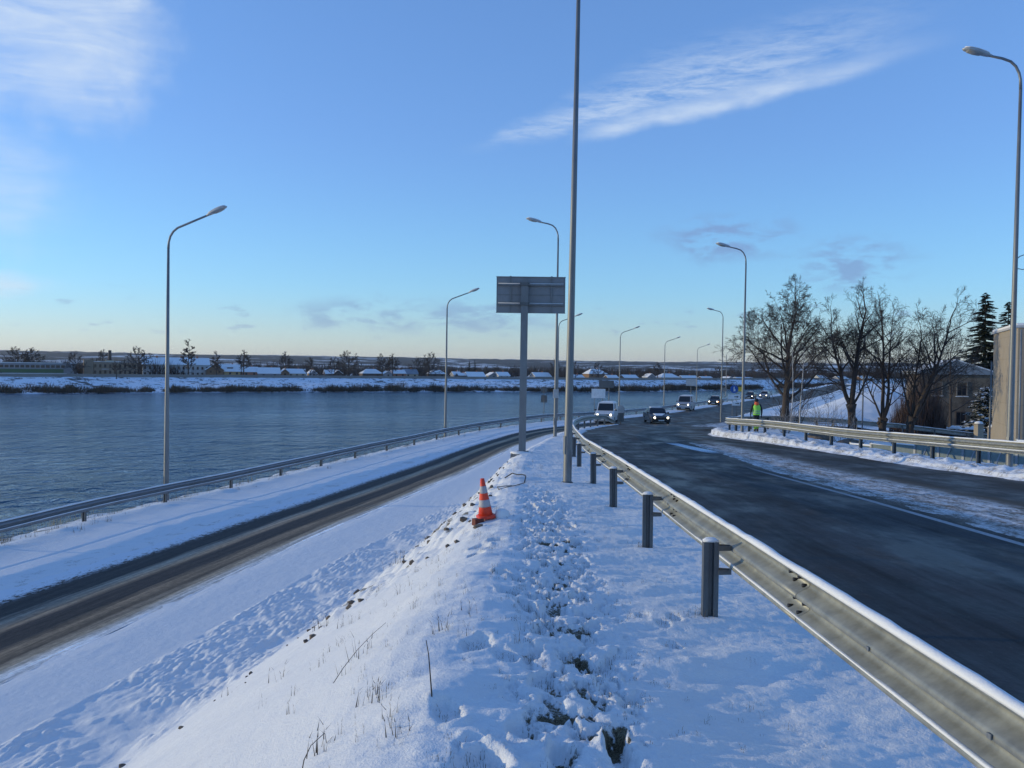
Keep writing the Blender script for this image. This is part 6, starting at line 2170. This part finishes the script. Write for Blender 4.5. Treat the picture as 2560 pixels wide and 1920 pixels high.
def blades(tris, x, y, z, n, h, spread, w):
    for _ in range(n):
        a = rg.uniform(0, 6.28)
        hh = h * rg.uniform(0.45, 1.0)
        bx_, by_ = x + rg.gauss(0, spread * 0.3), y + rg.gauss(0, spread * 0.3)
        lx, ly = math.cos(a) * hh * rg.uniform(0.1, 0.7), math.sin(a) * hh * rg.uniform(0.1, 0.7)
        ux, uy = -math.sin(a) * w, math.cos(a) * w
        mx_, my_, mz_ = bx_ + lx * 0.4, by_ + ly * 0.4, z + hh * 0.65
        tris.append(((bx_ - ux, by_ - uy, z - 0.02), (bx_ + ux, by_ + uy, z - 0.02), (mx_, my_, mz_)))
        tris.append(((mx_ - ux * 0.7, my_ - uy * 0.7, mz_ - 0.004), (mx_ + ux * 0.7, my_ + uy * 0.7, mz_ - 0.004), (bx_ + lx, by_ + ly, z + hh * 0.9)))


tris = []
for k in range(520):
    y = 2.8 + 14 * rg.random() ** 1.4
    x = rg.uniform(float(x_g(y)) - 0.5, float(x_h(y)) - 0.1)
    if float(fbm(np.array([x * 1.6]), np.array([y * 1.6]), 3, 401)[0]) < 0.45:
        continue
    blades(tris, x, y, mound_z(x, y), rg.randint(2, 7), rg.uniform(0.025, 0.07), 0.05, 0.0016)
for k in range(150):                                  # taller tufts
    y = 3.0 + 20 * rg.random()
    x = rg.uniform(float(x_g(y)) - 1.4, float(x_g(y)) + 0.9)
    blades(tris, x, y, mound_z(x, y), rg.randint(4, 10), rg.uniform(0.06, 0.14), 0.09, 0.002)
for (fx, fy, *_r) in foot:                            # turf showing in the prints
    if fy < 12:
        blades(tris, fx, fy, mound_z(fx, fy), 30, 0.05, 0.16, 0.002)
for k in range(1500):                                  # turf in the trampled holes
    y = 2.7 + 10 * rg.random() ** 1.5
    x = float(np.interp(y, [2.5, 5, 8, 11, 15], [0.30, 0.36, 0.42, 0.46, 0.50])) + rg.gauss(0, 0.28)
    if float(fbm(np.array([x * 8.4]), np.array([y * 5.0]), 5, 81, 0.62)[0]) > 0.52:
        blades(tris, x, y, mound_z(x, y), 7, 0.035, 0.05, 0.0018)
for yp in post_y[:7]:
    xp = float(x_h(yp)) - 0.24
    blades(tris, xp, yp, mound_z(xp, yp), 40, 0.09, 0.16, 0.002)
for k in range(260):
    y = rg.uniform(20, 75)
    x = float(x_rail_river(y)) + rg.gauss(-0.2, 0.5)
    blades(tris, x, y, gz(x, y) + 0.03, 7, rg.uniform(0.12, 0.3), 0.25, 0.006)
o = put_mesh('dead_grass', tri_mesh('dead_grass', tris, MATS['dead_grass'])); o['kind'] = 'stuff'
o['label'] = 'dead grass blades poking through the snow on the mound and verge'
# woody weeds on the slope
tris = []
for x, y, h, n in [(-1.05, 6.0, 0.22, 9), (-0.75, 4.7, 0.2, 8), (-0.95, 4.3, 0.16, 12), (-2.2, 8.2, 0.2, 7), (-1.9, 9.6, 0.16, 8), (-1.6, 12.6, 0.26, 14), (-1.9, 13.6, 0.28, 16), (-1.5, 14.6, 0.24, 12),
                   (-2.6, 11.6, 0.24, 9), (-2.3, 10.8, 0.2, 8), (-0.55, 4.0, 0.17, 8), (-0.45, 5.6, 0.15, 9), (-0.3, 6.2, 0.13, 8), (-2.9, 13.2, 0.2, 9), (-1.2, 16.5, 0.2, 10), (-0.9, 18.5, 0.2, 10), (-1.7, 17.4, 0.22, 10), (-3.4, 10.4, 0.15, 7)]:
    blades(tris, x, y, mound_z(x, y), n, h, 0.16, 0.004)
o = put_mesh('slope_weeds', tri_mesh('slope_weeds', tris, MATS['scrub'])); o['kind'] = 'stuff'
o['label'] = 'brown woody weed stems on the sunlit slope of the mound'
# loose stones and clods showing through the snow on the slope
rr_ = random.Random(31)
clods = []
bm_ = bmesh.new()
for k in range(135):
    if k < 110:
        y = rr_.uniform(10.5, 26); x = float(x_g(y)) - rr_.uniform(0.1, 2.3)
    else:
        y = rr_.uniform(5.5, 16); x = float(x_f(y)) + rr_.uniform(0.1, 1.7)
    s = rr_.uniform(0.02, 0.06) * (1.0 if k < 110 else 0.7)
    mt_ = Matrix.Translation((x, y, mound_z(x, y) + s * 0.2)) @ Matrix.Rotation(rr_.uniform(0, 6), 4, 'Z') @ Matrix.Diagonal((1.3, 1.0, 0.8, 1))
    r = bmesh.ops.create_icosphere(bm_, subdivisions=1, radius=s, matrix=mt_)
    for v_ in r['verts']:
        v_.co += Vector((rr_.gauss(0, s * 0.16), rr_.gauss(0, s * 0.16), rr_.gauss(0, s * 0.16)))
me = bpy.data.meshes.new('loose_rubble'); bm_.to_mesh(me); bm_.free(); me.materials.append(MATS['rubble'])
o = put_mesh('loose_rubble', me); o['kind'] = 'stuff'
o['label'] = 'small dark stones and clods showing through the snow on the slope'


def twig(label, pts, r, mat='bark'):
    mb = MB(); mb.tube([(x, y, mound_z(x, y) + z) for x, y, z in pts], [r * (1 - 0.6 * i / len(pts)) for i in range(len(pts))], 5)
    tag(mb.build('twig', MATS[mat], None), label, 'twig')


twig('long curved twig arching over the sunlit slope', [(-1.16, 5.62, 0.0), (-1.11, 5.72, 0.05), (-1.04, 5.85, 0.085), (-0.96, 5.98, 0.10), (-0.88, 6.08, 0.10)], 0.0026)
twig('straight dry stalk standing near the bottom of the footprints', [(-0.38, 4.25, -0.02), (-0.395, 4.28, 0.10), (-0.405, 4.30, 0.19), (-0.42, 4.32, 0.26)], 0.004)
twig('short leafless sprig near the bottom edge', [(-0.98, 4.02, -0.02), (-0.97, 4.05, 0.06), (-0.94, 4.06, 0.11), (-0.88, 4.08, 0.13)], 0.003)

# ================================================================ winter air
bm_ = bmesh.new()
bmesh.ops.create_cube(bm_, size=1.0)
me = bpy.data.meshes.new('haze'); bm_.to_mesh(me); bm_.free()
hz_ = put_mesh('haze', me)
hz_.scale = (13000, 9000, 110)
hz_.location = (0, 3600, -13 + 55)
hz_['kind'] = 'stuff'
hz_['label'] = 'thin cold haze over the river valley'
m = bpy.data.materials.new('haze_air'); m.use_nodes = True
nt = m.node_tree
nt.nodes.clear()
ov = nt.nodes.new('ShaderNodeOutputMaterial')
pv = nt.nodes.new('ShaderNodeVolumePrincipled')
pv.inputs['Color'].default_value = (0.80, 0.88, 1.0, 1)
pv.inputs['Density'].default_value = 0.00008
pv.inputs['Anisotropy'].default_value = 0.2
nt.links.new(pv.outputs[0], ov.inputs['Volume'])
me.materials.append(m)
